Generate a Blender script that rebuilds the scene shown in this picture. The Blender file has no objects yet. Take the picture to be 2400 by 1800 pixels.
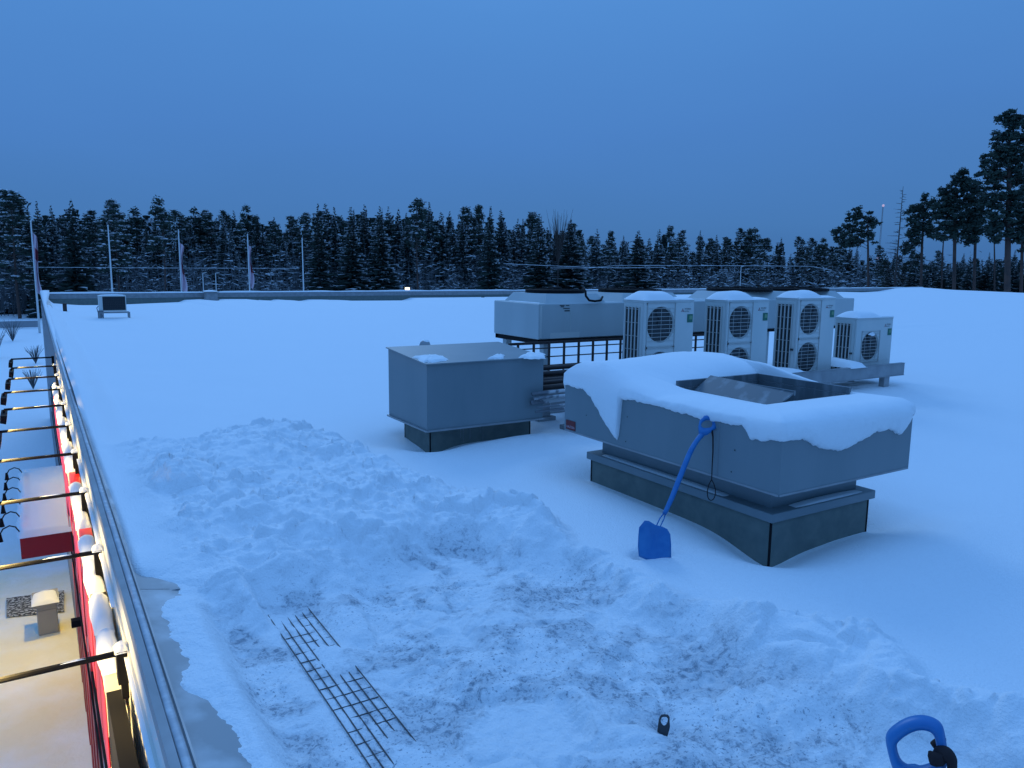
import bpy, math, random
import numpy as np
from mathutils import Vector, Matrix
random.seed(7); rng = np.random.default_rng(11)
sc = bpy.context.scene
COL = sc.collection

# ------------------------------------------------------------------ camera
FP, PITCH, YAW, ROLL = 1792.1, math.radians(8.60), math.radians(31.96), math.radians(0.633)
EYE = 1.9                                   # metres above the untouched roof snow (z = 0)
cp, sp = math.cos(PITCH), math.sin(PITCH)
Fv = np.array([math.sin(YAW)*cp, math.cos(YAW)*cp, -sp]); Rv = np.array([math.cos(YAW), -math.sin(YAW), 0.0])
Uv = np.cross(Rv, Fv); cr, sr = math.cos(ROLL), math.sin(ROLL)
Rv, Uv = cr*Rv + sr*Uv, -sr*Rv + cr*Uv
CAM = np.array([0, 0, EYE])
cd = bpy.data.cameras.new('camera'); cam = bpy.data.objects.new('camera', cd); COL.objects.link(cam)
cd.sensor_width = 36; cd.lens = FP/2400*36; cd.clip_start = 0.05; cd.clip_end = 3000
cam.matrix_world = Matrix(((Rv[0], Uv[0], -Fv[0], 0), (Rv[1], Uv[1], -Fv[1], 0), (Rv[2], Uv[2], -Fv[2], EYE), (0, 0, 0, 1)))
sc.camera = cam
def ray(px, py): return Fv + Rv*(px-1200)/FP - Uv*(py-900)/FP
def az(px, py, z): d = ray(px, py); return CAM + d*(z-EYE)/d[2]
def ax(px, py, x): d = ray(px, py); return CAM + d*x/d[0]
def ay(px, py, y): d = ray(px, py); return CAM + d*y/d[1]
def ad(px, py, dep): return CAM + ray(px, py)*dep

# ------------------------------------------------------------------ world, sun, exposure
w = bpy.data.worlds.new('World'); sc.world = w; w.use_nodes = True
nt = w.node_tree; nt.nodes.clear()
out = nt.nodes.new('ShaderNodeOutputWorld'); bg = nt.nodes.new('ShaderNodeBackground'); bg2 = nt.nodes.new('ShaderNodeBackground')
add = nt.nodes.new('ShaderNodeAddShader'); tc = nt.nodes.new('ShaderNodeTexCoord'); sep = nt.nodes.new('ShaderNodeSeparateXYZ')
nz = nt.nodes.new('ShaderNodeTexNoise'); nz.inputs['Scale'].default_value = 1.6; nz.inputs['Detail'].default_value = 5
ma = nt.nodes.new('ShaderNodeMath'); ma.operation = 'MULTIPLY_ADD'; ma.inputs[1].default_value = 0.13
rp = nt.nodes.new('ShaderNodeValToRGB'); el = rp.color_ramp.elements
SKY = [(0.04, (.046, .142, .360)), (0.12, (.061, .190, .460)), (0.24, (.070, .218, .560)), (0.38, (.083, .262, .645)), (0.62, (.130, .370, .86)), (1.0, (.20, .52, 1.22))]
el[0].position, el[0].color = SKY[0][0], (*SKY[0][1], 1); el[1].position, el[1].color = SKY[-1][0], (*SKY[-1][1], 1)
for p, c in SKY[1:-1]: e = el.new(p); e.color = (*c, 1)
sky = nt.nodes.new('ShaderNodeTexSky'); sky.sky_type = 'NISHITA'; sky.sun_disc = False
sky.sun_elevation = math.radians(1); sky.sun_rotation = math.radians(200)
nt.links.new(tc.outputs['Generated'], sep.inputs[0]); mpw = nt.nodes.new('ShaderNodeMapping'); mpw.inputs['Scale'].default_value = (1, 1, 3.2); nt.links.new(tc.outputs['Generated'], mpw.inputs[0]); nt.links.new(mpw.outputs[0], nz.inputs['Vector'])
nt.links.new(nz.outputs['Fac'], ma.inputs[0]); nt.links.new(sep.outputs['Z'], ma.inputs[2]); nt.links.new(ma.outputs[0], rp.inputs[0])
nt.links.new(rp.outputs[0], bg.inputs[0]); nt.links.new(sky.outputs[0], bg2.inputs[0])
bg.inputs[1].default_value = 1.0; bg2.inputs[1].default_value = 0.0008
nt.links.new(bg.outputs[0], add.inputs[0]); nt.links.new(bg2.outputs[0], add.inputs[1]); nt.links.new(add.outputs[0], out.inputs[0])
sd = bpy.data.lights.new('sun', 'SUN'); sd.energy = 0.60; sd.angle = math.radians(24); sd.color = (.42, .68, 1.0)
so = bpy.data.objects.new('sun', sd); COL.objects.link(so); so.rotation_euler = (math.radians(60), 0, math.radians(-40+180+25))
vs = sc.view_settings; vs.view_transform = 'Standard'; vs.look = 'None'; vs.gamma = 1; vs.exposure = 0.0

# ------------------------------------------------------------------ materials
def mat(name, col, rough=.6, metal=0., noise=None, bump=None, spec=.5, emit=None):
    m = bpy.data.materials.new(name); m.use_nodes = True; t = m.node_tree; b = t.nodes['Principled BSDF']
    b.inputs['Base Color'].default_value = (*col, 1); b.inputs['Roughness'].default_value = rough; b.inputs['Metallic'].default_value = metal
    b.inputs['Specular IOR Level'].default_value = spec
    if noise:                                 # (scale, second colour, lo, hi)
        tcn = t.nodes.new('ShaderNodeTexCoord'); n = t.nodes.new('ShaderNodeTexNoise'); n.inputs['Scale'].default_value = noise[0]; n.inputs['Detail'].default_value = 6
        r = t.nodes.new('ShaderNodeMapRange'); r.inputs['From Min'].default_value = noise[2]; r.inputs['From Max'].default_value = noise[3]
        mx = t.nodes.new('ShaderNodeMix'); mx.data_type = 'RGBA'; mx.inputs['A'].default_value = (*col, 1); mx.inputs['B'].default_value = (*noise[1], 1)
        mp = t.nodes.new('ShaderNodeMapping'); mp.inputs['Scale'].default_value = (1, 1, .25) if 'steel' in name or 'casing' in name else (1, 1, 1)
        t.links.new(tcn.outputs['Object'], mp.inputs[0]); t.links.new(mp.outputs[0], n.inputs['Vector']); t.links.new(n.outputs['Fac'], r.inputs['Value'])
        t.links.new(r.outputs[0], mx.inputs['Factor']); t.links.new(mx.outputs['Result'], b.inputs['Base Color'])
    if bump:
        tcn = t.nodes.new('ShaderNodeTexCoord'); n = t.nodes.new('ShaderNodeTexNoise'); n.inputs['Scale'].default_value = bump[0]; n.inputs['Detail'].default_value = 5
        bm = t.nodes.new('ShaderNodeBump'); bm.inputs['Strength'].default_value = bump[1]; bm.inputs['Distance'].default_value = bump[2]
        t.links.new(tcn.outputs['Object'], n.inputs['Vector']); t.links.new(n.outputs['Fac'], bm.inputs['Height']); t.links.new(bm.outputs[0], b.inputs['Normal'])
    if emit: b.inputs['Emission Color'].default_value = (*emit[0], 1); b.inputs['Emission Strength'].default_value = emit[1]
    return m
M = {}
M['snow'] = mat('snow', (.86, .87, .88), .75, bump=(60, .25, .01), spec=.25)
M['grey'] = mat('painted_sheet_steel', (.178, .222, .238), .42, noise=(3, (.205, .245, .262), .35, .7), spec=.4)
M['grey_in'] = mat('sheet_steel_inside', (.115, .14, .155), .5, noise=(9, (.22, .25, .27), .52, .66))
M['curb'] = mat('roofing_felt', (.125, .155, .145), .85, noise=(9, (.17, .20, .18), .35, .7), bump=(200, .2, .003))
M['galv'] = mat('galvanised_flashing', (.25, .26, .27), .45, .2, noise=(5, (.34, .35, .36), .35, .7))
M['ac'] = mat('enamelled_casing', (.52, .56, .54), .4, noise=(2.5, (.62, .62, .59), .35, .7))
M['ac2'] = mat('condenser_casing', (.42, .46, .46), .45, noise=(1.6, (.48, .52, .52), .35, .7))
M['dark'] = mat('dark_cavity', (.035, .04, .045), .6)
M['coil'] = mat('coil_fins', (.012, .016, .02), .6)
M['black'] = mat('black_paint', (.010, .009, .010), .75, spec=.15)
M['rail'] = mat('dark_brown_steel', (.035, .022, .020), .6)
M['wire'] = mat('grille_wire', (.50, .50, .47), .5)
M['blue'] = mat('blue_plastic', (.012, .155, .42), .42, noise=(14, (.03, .20, .47), .4, .7))
M['strap'] = mat('dark_webbing', (.014, .005, .006), .8)
M['red'] = mat('red_sign_acrylic', (.62, .012, .012), .4)
M['redwall'] = mat('red_cladding', (.42, .02, .02), .5)
M['deepred'] = mat('dark_red_panel', (.42, .012, .014), .5)
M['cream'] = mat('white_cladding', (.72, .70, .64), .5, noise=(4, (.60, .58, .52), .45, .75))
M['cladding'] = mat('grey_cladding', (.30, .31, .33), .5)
M['white'] = mat('white_paint', (.78, .78, .78), .5)
M['badge'] = mat('dark_red_badge', (.16, .012, .012), .5)
M['green'] = mat('green_sticker', (.02, .14, .09), .5)
M['greenl'] = mat('pale_green_print', (.16, .30, .16), .5)
M['ink'] = mat('dark_print', (.05, .05, .055), .6)
M['redink'] = mat('red_print', (.22, .03, .05), .6)
M['bin'] = mat('grey_bin', (.30, .29, .27), .6)
M['mat'] = mat('door_mat', (.06, .055, .05), .9, noise=(14, (.5, .48, .42), .5, .54))
M['trunk'] = mat('bark', (.045, .034, .030), .9, noise=(2, (.07, .05, .042), .4, .7))
M['pinebark'] = mat('pine_bark', (.10, .055, .042), .9, noise=(1.2, (.05, .036, .032), .4, .7))
M['fol'] = mat('spruce_needles', (.022, .036, .032), .8, noise=(.8, (.034, .052, .042), .4, .65), spec=.2)
M['fol2'] = mat('pine_needles', (.026, .044, .036), .8, noise=(.7, (.042, .064, .048), .4, .65), spec=.2)
M['tsnow'] = mat('snow_on_branches', (.80, .82, .84), .8, noise=(.5, (.40, .42, .45), .4, .65), spec=.2)
M['twig'] = mat('frosted_twigs', (.13, .14, .15), .9, spec=.2)
M['road'] = mat('gritted_road', (.30, .31, .33), .9)
M['pole'] = mat('white_pole', (.62, .63, .62), .4)
M['flagw'] = mat('white_flag', (.62, .46, .52), .8); M['flagr'] = mat('red_flag', (.30, .05, .07), .8)
M['glow'] = mat('lamp_glass', (.9, .8, .6), .4, emit=((1, .80, .45), 3.0))
M['mastlight'] = mat('mast_light', (.8, .5, .5), .4, emit=((1, .62, .6), .35))
M['insul'] = mat('pipe_insulation', (.16, .17, .19), .6, noise=(5, (.5, .51, .52), .5, .56))

# ------------------------------------------------------------------ mesh builder
class MB:
    def __init__(s): s.v = []; s.f = []; s.m = []
    def poly(s, pts, mi=0):
        n = len(s.v); s.v += [tuple(map(float, p)) for p in pts]; s.f.append(tuple(range(n, n+len(pts)))); s.m.append(mi); return s
    def raw(s, vs, fs, mi=0):
        n = len(s.v); s.v += [tuple(map(float, p)) for p in vs]
        for f in fs: s.f.append(tuple(n+i for i in f)); s.m.append(mi)
        return s
    def hexa(s, p, mi=0):                      # 4 bottom + 4 top, same order
        return s.raw(p, [(3, 2, 1, 0), (4, 5, 6, 7), (0, 1, 5, 4), (1, 2, 6, 5), (2, 3, 7, 6), (3, 0, 4, 7)], mi)
    def box(s, x0, y0, z0, x1, y1, z1, mi=0, bev=0.):
        if bev > 0:
            b = bev
            def ring(z, i): return [(x0+b*(i), y0, z), (x1-b*i, y0, z), (x1, y0+b*i, z), (x1, y1-b*i, z), (x1-b*i, y1, z), (x0+b*i, y1, z), (x0, y1-b*i, z), (x0, y0+b*i, z)]
            def rin(z): return [(x0+b, y0+b, z), (x1-b, y0+b, z), (x1-b, y0+b, z), (x1-b, y1-b, z), (x1-b, y1-b, z), (x0+b, y1-b, z), (x0+b, y1-b, z), (x0+b, y0+b, z)]
            R = [ring(z0+b, 1), ring(z1-b, 1)]; top = [(x0+b, y0+b, z1), (x1-b, y0+b, z1), (x1-b, y1-b, z1), (x0+b, y1-b, z1)]; bot = [(x, y, z0) for x, y, _ in top]
            vs = R[0]+R[1]+top+bot; f = [(i, (i+1) % 8, 8+(i+1) % 8, 8+i) for i in range(8)]
            f += [(16, 17, 18, 19), (23, 22, 21, 20)]
            f += [(8, 9, 17, 16), (9, 10, 17), (10, 11, 18, 17), (11, 12, 18), (12, 13, 19, 18), (13, 14, 19), (14, 15, 16, 19), (15, 8, 16)]
            f += [(1, 0, 20, 21), (2, 1, 21), (3, 2, 21, 22), (4, 3, 22), (5, 4, 22, 23), (6, 5, 23), (7, 6, 23, 20), (0, 7, 20)]
            return s.raw(vs, f, mi)
        return s.hexa([(x0, y0, z0), (x1, y0, z0), (x1, y1, z0), (x0, y1, z0), (x0, y0, z1), (x1, y0, z1), (x1, y1, z1), (x0, y1, z1)], mi)
    def tube(s, pts, r, n=8, mi=0, cap=True, flat=1.):
        pts = [Vector(map(float, p)) for p in pts]; rs = r if isinstance(r, (list, tuple)) else [r]*len(pts)
        up = Vector((0, 0, 1)); vs = []; fs = []
        prev = None
        for i, p in enumerate(pts):
            t = (pts[min(i+1, len(pts)-1)] - pts[max(i-1, 0)]).normalized()
            if prev is None: a = t.orthogonal().normalized() if abs(t.dot(up)) > .95 else t.cross(up).normalized()
            else: a = (prev - t*prev.dot(t)).normalized()
            prev = a; b = t.cross(a)
            for k in range(n):
                q = 2*math.pi*k/n; vs.append(p + a*math.cos(q)*rs[i] + b*math.sin(q)*rs[i]*flat)
        for i in range(len(pts)-1):
            for k in range(n): fs.append((i*n+k, i*n+(k+1) % n, (i+1)*n+(k+1) % n, (i+1)*n+k))
        if cap: fs += [tuple(range(n-1, -1, -1)), tuple((len(pts)-1)*n+k for k in range(n))]
        return s.raw(vs, fs, mi)
    def lathe(s, prof, c, n=24, mi=0, axis='z'):
        vs = []; fs = []
        for r, h in prof:
            for k in range(n):
                q = 2*math.pi*k/n; a, b = r*math.cos(q), r*math.sin(q)
                vs.append((c[0]+a, c[1]+b, c[2]+h) if axis == 'z' else (c[0]+a, c[1]+h, c[2]+b))
        for i in range(len(prof)-1):
            for k in range(n): fs.append((i*n+k, i*n+(k+1) % n, (i+1)*n+(k+1) % n, (i+1)*n+k))
        return s.raw(vs, fs, mi)
    def build(s, name, mats, parent=None, smooth=False, loc=None):
        me = bpy.data.meshes.new(name); me.from_pydata(s.v, [], s.f); mats = mats if isinstance(mats, list) else [mats]
        for m in mats: me.materials.append(m)
        if len(mats) > 1: me.polygons.foreach_set('material_index', s.m)
        me.polygons.foreach_set('use_smooth', [smooth]*len(s.f)); me.update()
        o = bpy.data.objects.new(name, me); COL.objects.link(o)
        if parent is not None: o.parent = parent; o.location = -Vector(world_loc(parent))
        return o
def smooth_path(P, n=5):
    P = [np.array(p, float) for p in P]; Q = [P[0]]+P+[P[-1]]; o = []
    for i in range(1, len(Q)-2):
        for j in range(n): t = j/n; o.append(.5*((2*Q[i])+(Q[i+1]-Q[i-1])*t+(2*Q[i-1]-5*Q[i]+4*Q[i+1]-Q[i+2])*t*t+(3*Q[i]-Q[i-1]-3*Q[i+1]+Q[i+2])*t**3))
    return o+[P[-1]]
def world_loc(o):
    p = Vector(o.location)
    while o.parent is not None: o = o.parent; p = p + Vector(o.location)
    return p
def tag(o, label=None, cat=None, group=None, kind=None):
    for k, v in (('label', label), ('category', cat), ('group', group), ('kind', kind)):
        if v: o[k] = v
    return o
def empty(name, loc, label, cat, group=None):
    o = bpy.data.objects.new(name, None); COL.objects.link(o); o.location = loc; o.empty_display_size = .2
    return tag(o, label, cat, group)
def text_mesh(body, size, mirror=False):
    cu = bpy.data.curves.new('t', 'FONT'); cu.body = body; cu.size = size; cu.resolution_u = 2
    o = bpy.data.objects.new('t', cu); COL.objects.link(o); dg = bpy.context.evaluated_depsgraph_get(); dg.update()
    me = bpy.data.meshes.new_from_object(o.evaluated_get(dg)); vs = [tuple(v.co) for v in me.vertices]; fs = [tuple(p.vertices) for p in me.polygons]
    bpy.data.objects.remove(o); bpy.data.meshes.remove(me); bpy.data.curves.remove(cu)
    return vs, fs

# ------------------------------------------------------------------ noise
TAB = rng.random((256, 256))
def vnoise(x, y, seed=0):
    xi = np.floor(x).astype(int); yi = np.floor(y).astype(int); fx = x-xi; fy = y-yi; fx = fx*fx*(3-2*fx); fy = fy*fy*(3-2*fy)
    g = lambda a, b: TAB[(a+seed*37) % 256, (b+seed*91) % 256]
    return (g(xi, yi)*(1-fx)+g(xi+1, yi)*fx)*(1-fy) + (g(xi, yi+1)*(1-fx)+g(xi+1, yi+1)*fx)*fy
def fbm(x, y, o=4, seed=0):
    a = 0; amp = .5; tot = 0
    for i in range(o): a = a+amp*vnoise(x, y, seed+i); tot += amp; amp *= .5; x = x*2.03+3.1; y = y*1.97+7.7
    return a/tot-.5
def cells(x, y, seed=0):
    xi = np.floor(x).astype(int); yi = np.floor(y).astype(int); f1 = np.full(x.shape, 9.); f2 = f1.copy(); h = np.zeros(x.shape); tx = h.copy()
    for dx in (-1, 0, 1):
        for dy in (-1, 0, 1):
            a, b = xi+dx, yi+dy
            rx = TAB[(a+seed*13) % 256, (b+5) % 256]; ry = TAB[(a+71) % 256, (b+seed*29) % 256]; rh = TAB[(a+131+seed) % 256, (b+17) % 256]; rt = TAB[(a+31+seed) % 256, (b+117) % 256]-.5; ru = TAB[(a+61+seed) % 256, (b+177) % 256]-.5
            ddx = x-(a+rx); ddy = y-(b+ry); d = np.sqrt(ddx**2+ddy**2); n = d < f1
            f2 = np.where(n, f1, np.minimum(f2, d)); h = np.where(n, rh+1.3*(ddx*rt+ddy*ru), h); f1 = np.where(n, d, f1)
    return f1, f2, h
def sstep(a, b, x): t = np.clip((x-a)/(b-a), 0, 1); return t*t*(3-2*t)
def sdpoly(x, y, P):
    d = np.full(x.shape, 1e9); ins = np.zeros(x.shape, bool); n = len(P)
    for i in range(n):
        ax_, ay_ = P[i]; bx, by = P[(i+1) % n]; ex, ey = bx-ax_, by-ay_
        t = np.clip(((x-ax_)*ex+(y-ay_)*ey)/(ex*ex+ey*ey+1e-12), 0, 1); d = np.minimum(d, np.hypot(x-ax_-t*ex, y-ay_-t*ey))
        c = ((ay_ <= y) & (by > y)) | ((by <= y) & (ay_ > y)); xx = ax_+(y-ay_)/(by-ay_+1e-12)*ex; ins ^= c & (x < xx)
    return np.where(ins, -d, d)
def sdrect(x, y, x0, y0, x1, y1):
    dx = np.maximum(x0-x, x-x1); dy = np.maximum(y0-y, y-y1); return np.hypot(np.maximum(dx, 0), np.maximum(dy, 0)) + np.minimum(np.maximum(dx, dy), 0)

# ------------------------------------------------------------------ setting: ground below, roof snow
YF = 48.0; XL = 0.36; XR = 83.0; GZ = -6.5
g = MB(); n = 60
gx = np.concatenate([-np.geomspace(500, 3, 26), np.linspace(-2.6, .6, 22), np.geomspace(3, 700, 26)]); gy = np.concatenate([[-60, -20, -5], np.arange(0, 60, .8), np.geomspace(62, 900, 30)])
X, Y = np.meshgrid(gx, gy); Z = GZ + .10*fbm(X/2.5, Y/2.5, 4, 3) + .03*fbm(X*1.3, Y*1.3, 3, 5)
vs = np.stack([X, Y, Z], -1).reshape(-1, 3); nx = len(gx)
fs = [(j*nx+i, j*nx+i+1, (j+1)*nx+i+1, (j+1)*nx+i) for j in range(len(gy)-1) for i in range(nx-1)]
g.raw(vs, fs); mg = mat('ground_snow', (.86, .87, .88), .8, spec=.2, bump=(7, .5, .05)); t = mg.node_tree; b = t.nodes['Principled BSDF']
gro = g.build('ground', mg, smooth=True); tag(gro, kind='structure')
mk = sstep(5.6, 2.0, np.hypot((X+1.0)*1.1, (Y-19.0)*.62)) ; at = gro.data.attributes.new('grit_glow', 'FLOAT', 'POINT'); at.data.foreach_set('value', mk.ravel().astype(np.float32))  # mask by the entrance: warm lamp glow painted into the sandy snow colour
an = t.nodes.new('ShaderNodeAttribute'); an.attribute_name = 'grit_glow'; tcn = t.nodes.new('ShaderNodeTexCoord'); n_ = t.nodes.new('ShaderNodeTexNoise'); n_.inputs['Scale'].default_value = .9; n_.inputs['Detail'].default_value = 6
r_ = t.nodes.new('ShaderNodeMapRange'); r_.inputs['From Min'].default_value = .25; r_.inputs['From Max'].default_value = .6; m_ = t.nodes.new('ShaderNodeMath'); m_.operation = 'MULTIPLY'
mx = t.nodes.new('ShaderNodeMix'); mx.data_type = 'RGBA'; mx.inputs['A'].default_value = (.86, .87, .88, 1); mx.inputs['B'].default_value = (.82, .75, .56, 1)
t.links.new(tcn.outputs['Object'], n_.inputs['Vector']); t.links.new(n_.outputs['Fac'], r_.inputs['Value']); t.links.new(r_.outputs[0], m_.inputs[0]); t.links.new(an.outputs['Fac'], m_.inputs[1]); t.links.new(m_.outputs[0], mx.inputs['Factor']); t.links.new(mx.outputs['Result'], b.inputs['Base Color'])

OUT = [(.2, 8.9), (.52, 8.63), (1.19, 8.3), (1.7, 8.9), (2.62, 8.26), (2.75, 7.17), (2.87, 6.03), (3.11, 5.3), (3.32, 4.67), (3.15, 4.0), (3.2, 3.3), (3.40, 2.75), (3.75, 2.10), (3.45, 1.80), (3.7, 1.2), (3.7, .3), (.2, .3)]
CLR = [(.2, 4.75), (.55, 4.6), (.93, 4.35), (1.3, 4.55), (1.8, 4.5), (2.3, 4.76), (2.6, 4.72), (2.95, 4.15), (3.0, 3.6), (3.12, 3.2), (3.1, 2.75), (3.0, 2.35), (3.05, 1.9), (3.1, .3), (.2, .3)]
prof_px = [(95, 717), (240, 717), (330, 712), (421, 708), (432, 703), (470, 701), (500, 704), (520, 701), (580, 701), (584, 706), (603, 706), (608, 702), (613, 706), (635, 706), (640, 702), (660, 702), (664, 706), (706, 706), (712, 702), (768, 702), (775, 705), (944, 705), (948, 698), (1250, 695), (1900, 686), (1965, 683), (2000, 686), (2055, 684), (2085, 676), (2150, 674), (2300, 676)]
prof = [(ay(a, b, YF-.15)[0], ay(a, b, YF-.15)[2]) for a, b in prof_px]
PX = np.array([p[0] for p in prof]); PZ = np.array([p[1] for p in prof])
def interp(v, xs, zs): return np.interp(v, xs, zs)
HOOD = (4.09, 3.21, 5.57, 5.63); CURB = (4.27, 3.40, 5.39, 5.44); B2 = (3.43, 7.18, 4.90, 8.20); B2C = (3.56, 7.38, 4.86, 8.05)
FEET = [(2.05, 3.9, 1.1), (2.35, 3.55, 1.3), (1.75, 3.5, 1.0), (2.0, 3.1, 1.2), (2.62, 3.25, .9), (2.75, 2.75, 1.5), (1.62, 2.95, 1.1), (2.4, 2.8, .7), (1.95, 2.55, 1.25), (2.8, 2.3, 1.1), (2.65, 2.02, .8), (2.95, 3.4, 1.35), (1.7, 2.2, 1.2), (2.2, 4.3, .9), (1.55, 3.9, 1.4), (2.55, 3.9, 1.2)]
def height(x, y):
    z = .035*fbm(x/2.4, y/2.4, 3, 1) + .02*fbm(x/.9, y/.9, 3, 2)*sstep(4, 9, y+x*.3)
    z += (.045*fbm(x/9+3, y/.8, 3, 8) + .03*fbm(x/5+1, y/2.2, 3, 88))*sstep(9, 16, y)             # long wind ripples on the far roof
    zf = interp(x, PX, PZ); z = z*(1-sstep(38, YF, y)) + zf*sstep(30, YF-.1, y)*.55 + zf*.45*sstep(YF-3.5, YF-.2, y)
    z = np.where(y > YF-.4, interp(x, PX, PZ), z)
    z += .12*(1-sstep(.3, 2.2, x))*sstep(9, 12, y)                # drift banked to the left parapet
    # hollows blown out round the two big units
    d = sdrect(x, y, *CURB); cx = np.hypot(x-4.25, y-3.38)
    z -= .055*np.exp(-(np.maximum(d, 0)/.16)**2) + .12*np.exp(-(cx/.40)**2) + .06*np.exp(-(np.hypot(x-5.4, y-3.4)/.35)**2)*0 - .05*np.exp(-((d-.55)/.3)**2)
    z += .09*np.exp(-(np.maximum(sdrect(x, y, 9.8, 7.3, 12.2, 8.4), 0)/.5)**2)
    dw = sdrect(x, y, 4.9, 3.3, 6.0, 4.6); z -= .05*np.exp(-(np.maximum(dw, 0)/.35)**2)
    d = sdrect(x, y, *B2C); z -= .05*np.exp(-(np.maximum(d, 0)/.18)**2) + .07*np.exp(-(np.hypot(x-3.56, y-7.38)/.25)**2); z -= .07*np.exp(-(np.hypot(x-3.3, y-7.75)/.30)**2)
    z += .03*np.exp(-(np.hypot((x-4.6)/.5, (y-7.1)/.2))**2)
    # shovelled pile and berm
    do = sdpoly(x+.14*fbm(x*2.6, y*2.6, 4, 31), y+.14*fbm(x*2.6+9, y*2.6, 4, 33), OUT); dc = sdpoly(x+.34*fbm(x*2.1, y*2.1, 4, 21), y+.34*fbm(x*2.1+5, y*2.1, 4, 22), CLR)
    big = sstep(3.4, 2.0, x)*sstep(4.4, 5.6, y)
    ins = sstep(.03, -.14, do); rough = ins*sstep(-.30, .10, dc)
    wx = x+.10*fbm(x*4, y*4, 3, 12); wy = y+.10*fbm(x*4+7, y*4, 3, 14)
    f1, f2, h = cells(wx/.36, wy/.30, 3); g1, g2, hh = cells(wx/.15, wy/.13, 9); e1, e2, h5 = cells(wx/.065, wy/.06, 15)
    m1 = sstep(.35, .6, vnoise(x*1.7, y*1.7, 71)); m2 = sstep(.3, .65, vnoise(x*2.3+4, y*2.3, 72))
    rid = 1-np.abs(2*fbm(x/.42, y/.36, 4, 17))*2.2
    lump = .11*(h-.45)*sstep(0, .26, f2-f1)*m1 + .045*(hh-.45)*sstep(0, .3, g2-g1)*m2 + .014*(h5-.5)*sstep(0, .35, e2-e1)*(1-m2*.6) + .15*fbm(x/.60, y/.50, 4, 17) + .035*rid + .018*fbm(x*16, y*16, 3, 18)
    z += ins*(.05+.125*big) * sstep(-.02, .3, -do)
    cl1, cl2, ch = cells(x/.075+.3*fbm(x*9, y*9, 2, 91), y/.075, 21); clod = np.where(ch > .62, np.sqrt(np.maximum(0, 1-(cl1/.42)**2)), 0)*sstep(.35, .6, vnoise(x*3.1, y*3.1, 92))
    cm1, cm2, cmh = cells(x/.19+.2*fbm(x*5, y*5, 2, 93), y/.17, 23); clod2 = np.where(cmh > .70, np.minimum(1, 2.2*np.sqrt(np.maximum(0, 1-(cm1/.45)**2))), 0)*sstep(.4, .6, vnoise(x*1.9+5, y*1.9, 94))
    lump = lump + .020*clod + .045*clod2*(.6+.6*fbm(x*12, y*12, 2, 95)) - .02*np.exp(-((f2-f1)/.05)**2)*m1
    z += rough*lump*(.84+.26*big)*sstep(.42, .85, x)
    z += rough*.05*np.exp(-((do+.20)/.11)**2)
    # trodden area
    c = sstep(.20, -.22, dc)
    f3, f4, h3 = cells(wx/.24, wy/.32, 5)
    tz = -.128 + .040*fbm(x/.5, y/.5, 4, 19) + .020*fbm(x*8, y*12, 4, 20) + .026*(h3-.5)*sstep(0, .35, f4-f3)*m1 + .012*fbm(x*34, y*34, 2, 29) + .045*sstep(.55, .8, vnoise(x*2.9, y*2.3, 77))
    tz = tz + .011*clod*sstep(.45, .6, vnoise(x*2.2+8, y*2.2, 96)) - .010*np.exp(-((f4-f3)/.06)**2)*m2
    tr = np.exp(-(np.maximum(np.abs(x-1.15)-.12, 0)/.07)**2)*sstep(4.75, 4.3, y)
    tzt = -.1292 + .007*fbm(x*3.1, y*2.4, 3, 81) + .012*fbm(x*13, y*13, 3, 82) + .006*fbm(x*34, y*34, 2, 84) + .012*sstep(4.1, 4.7, y) + .014*sstep(.62, .85, vnoise(x*5+2, y*2.2, 83))
    tz = tz*(1-tr) + tzt*tr
    c = np.maximum(c, tr*.98)
    z = z*(1-c) + tz*c
    for fx_, fy_, fa in FEET:
        u_ = (x-fx_)*math.cos(fa)+(y-fy_)*math.sin(fa); v_ = -(x-fx_)*math.sin(fa)+(y-fy_)*math.cos(fa); q_ = (u_/.15)**4+(v_/.052)**2
        z -= (.022+.005*np.sin(u_*2*math.pi/.034))*np.exp(-q_*1.1)*c - .010*np.exp(-((np.sqrt(q_)-1.45)/.35)**2)*c
    z -= .055*np.exp(-((x-2.27)/.09)**2-((y-2.30)/.09)**2) + .035*np.exp(-((x-2.10)/.07)**2-((y-2.40)/.05)**2)
    # pits of the standing shovel's blade
    z -= .10*np.exp(-((x-3.36)/.07)**2-((y-3.70)/.05)**2)
    # next to the parapet cap in the cleared part
    near = sstep(5.1, 4.3, y); e = sstep(.80, .60, x)*near
    z = z*(1-e) + e*(.055+.016*(x-.4)/.2+.075*fbm(x*2.4+2, y*1.7+3, 3, 50)+.022*fbm(x*11, y*11, 4, 51)+.010*fbm(x*42, y*42, 2, 53))
    e2 = sstep(.85, .48, x)*sstep(4.7, 5.4, y); z = z*(1-e2) + e2*(.105+.035*fbm(x*3, y*1.3, 3, 52)+.12*(1-sstep(.3, 2.2, x))*sstep(9, 12, y))
    z = np.where(x < .40, np.maximum(z, -.02), z)
    z -= .05*sstep(.44, .36, x)
    return z, c*(1-e), rough
def axis(segs, grow, end):
    a = []
    for s0, s1, st in segs: a += list(np.arange(s0, s1, st))
    st = segs[-1][2]; v = segs[-1][1]
    while v < end: a.append(v); st *= grow; v += st
    a.append(end); return np.array(a)
sx = axis([(.375, 3.75, .0098), (3.75, 6.2, .028)], 1.045, XR); sy = axis([(1.0, 4.9, .0100), (4.9, 9.1, .0165)], 1.028, YF-.1)
sy = sy[sy < YF-.11]; sy = np.append(sy, YF-.02)
X, Y = np.meshgrid(sx, sy); Z, CL, RO = height(X, Y); nx = len(sx); ny = len(sy)
co = np.stack([X, Y, Z], -1).reshape(-1, 3).astype(np.float32)
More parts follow.
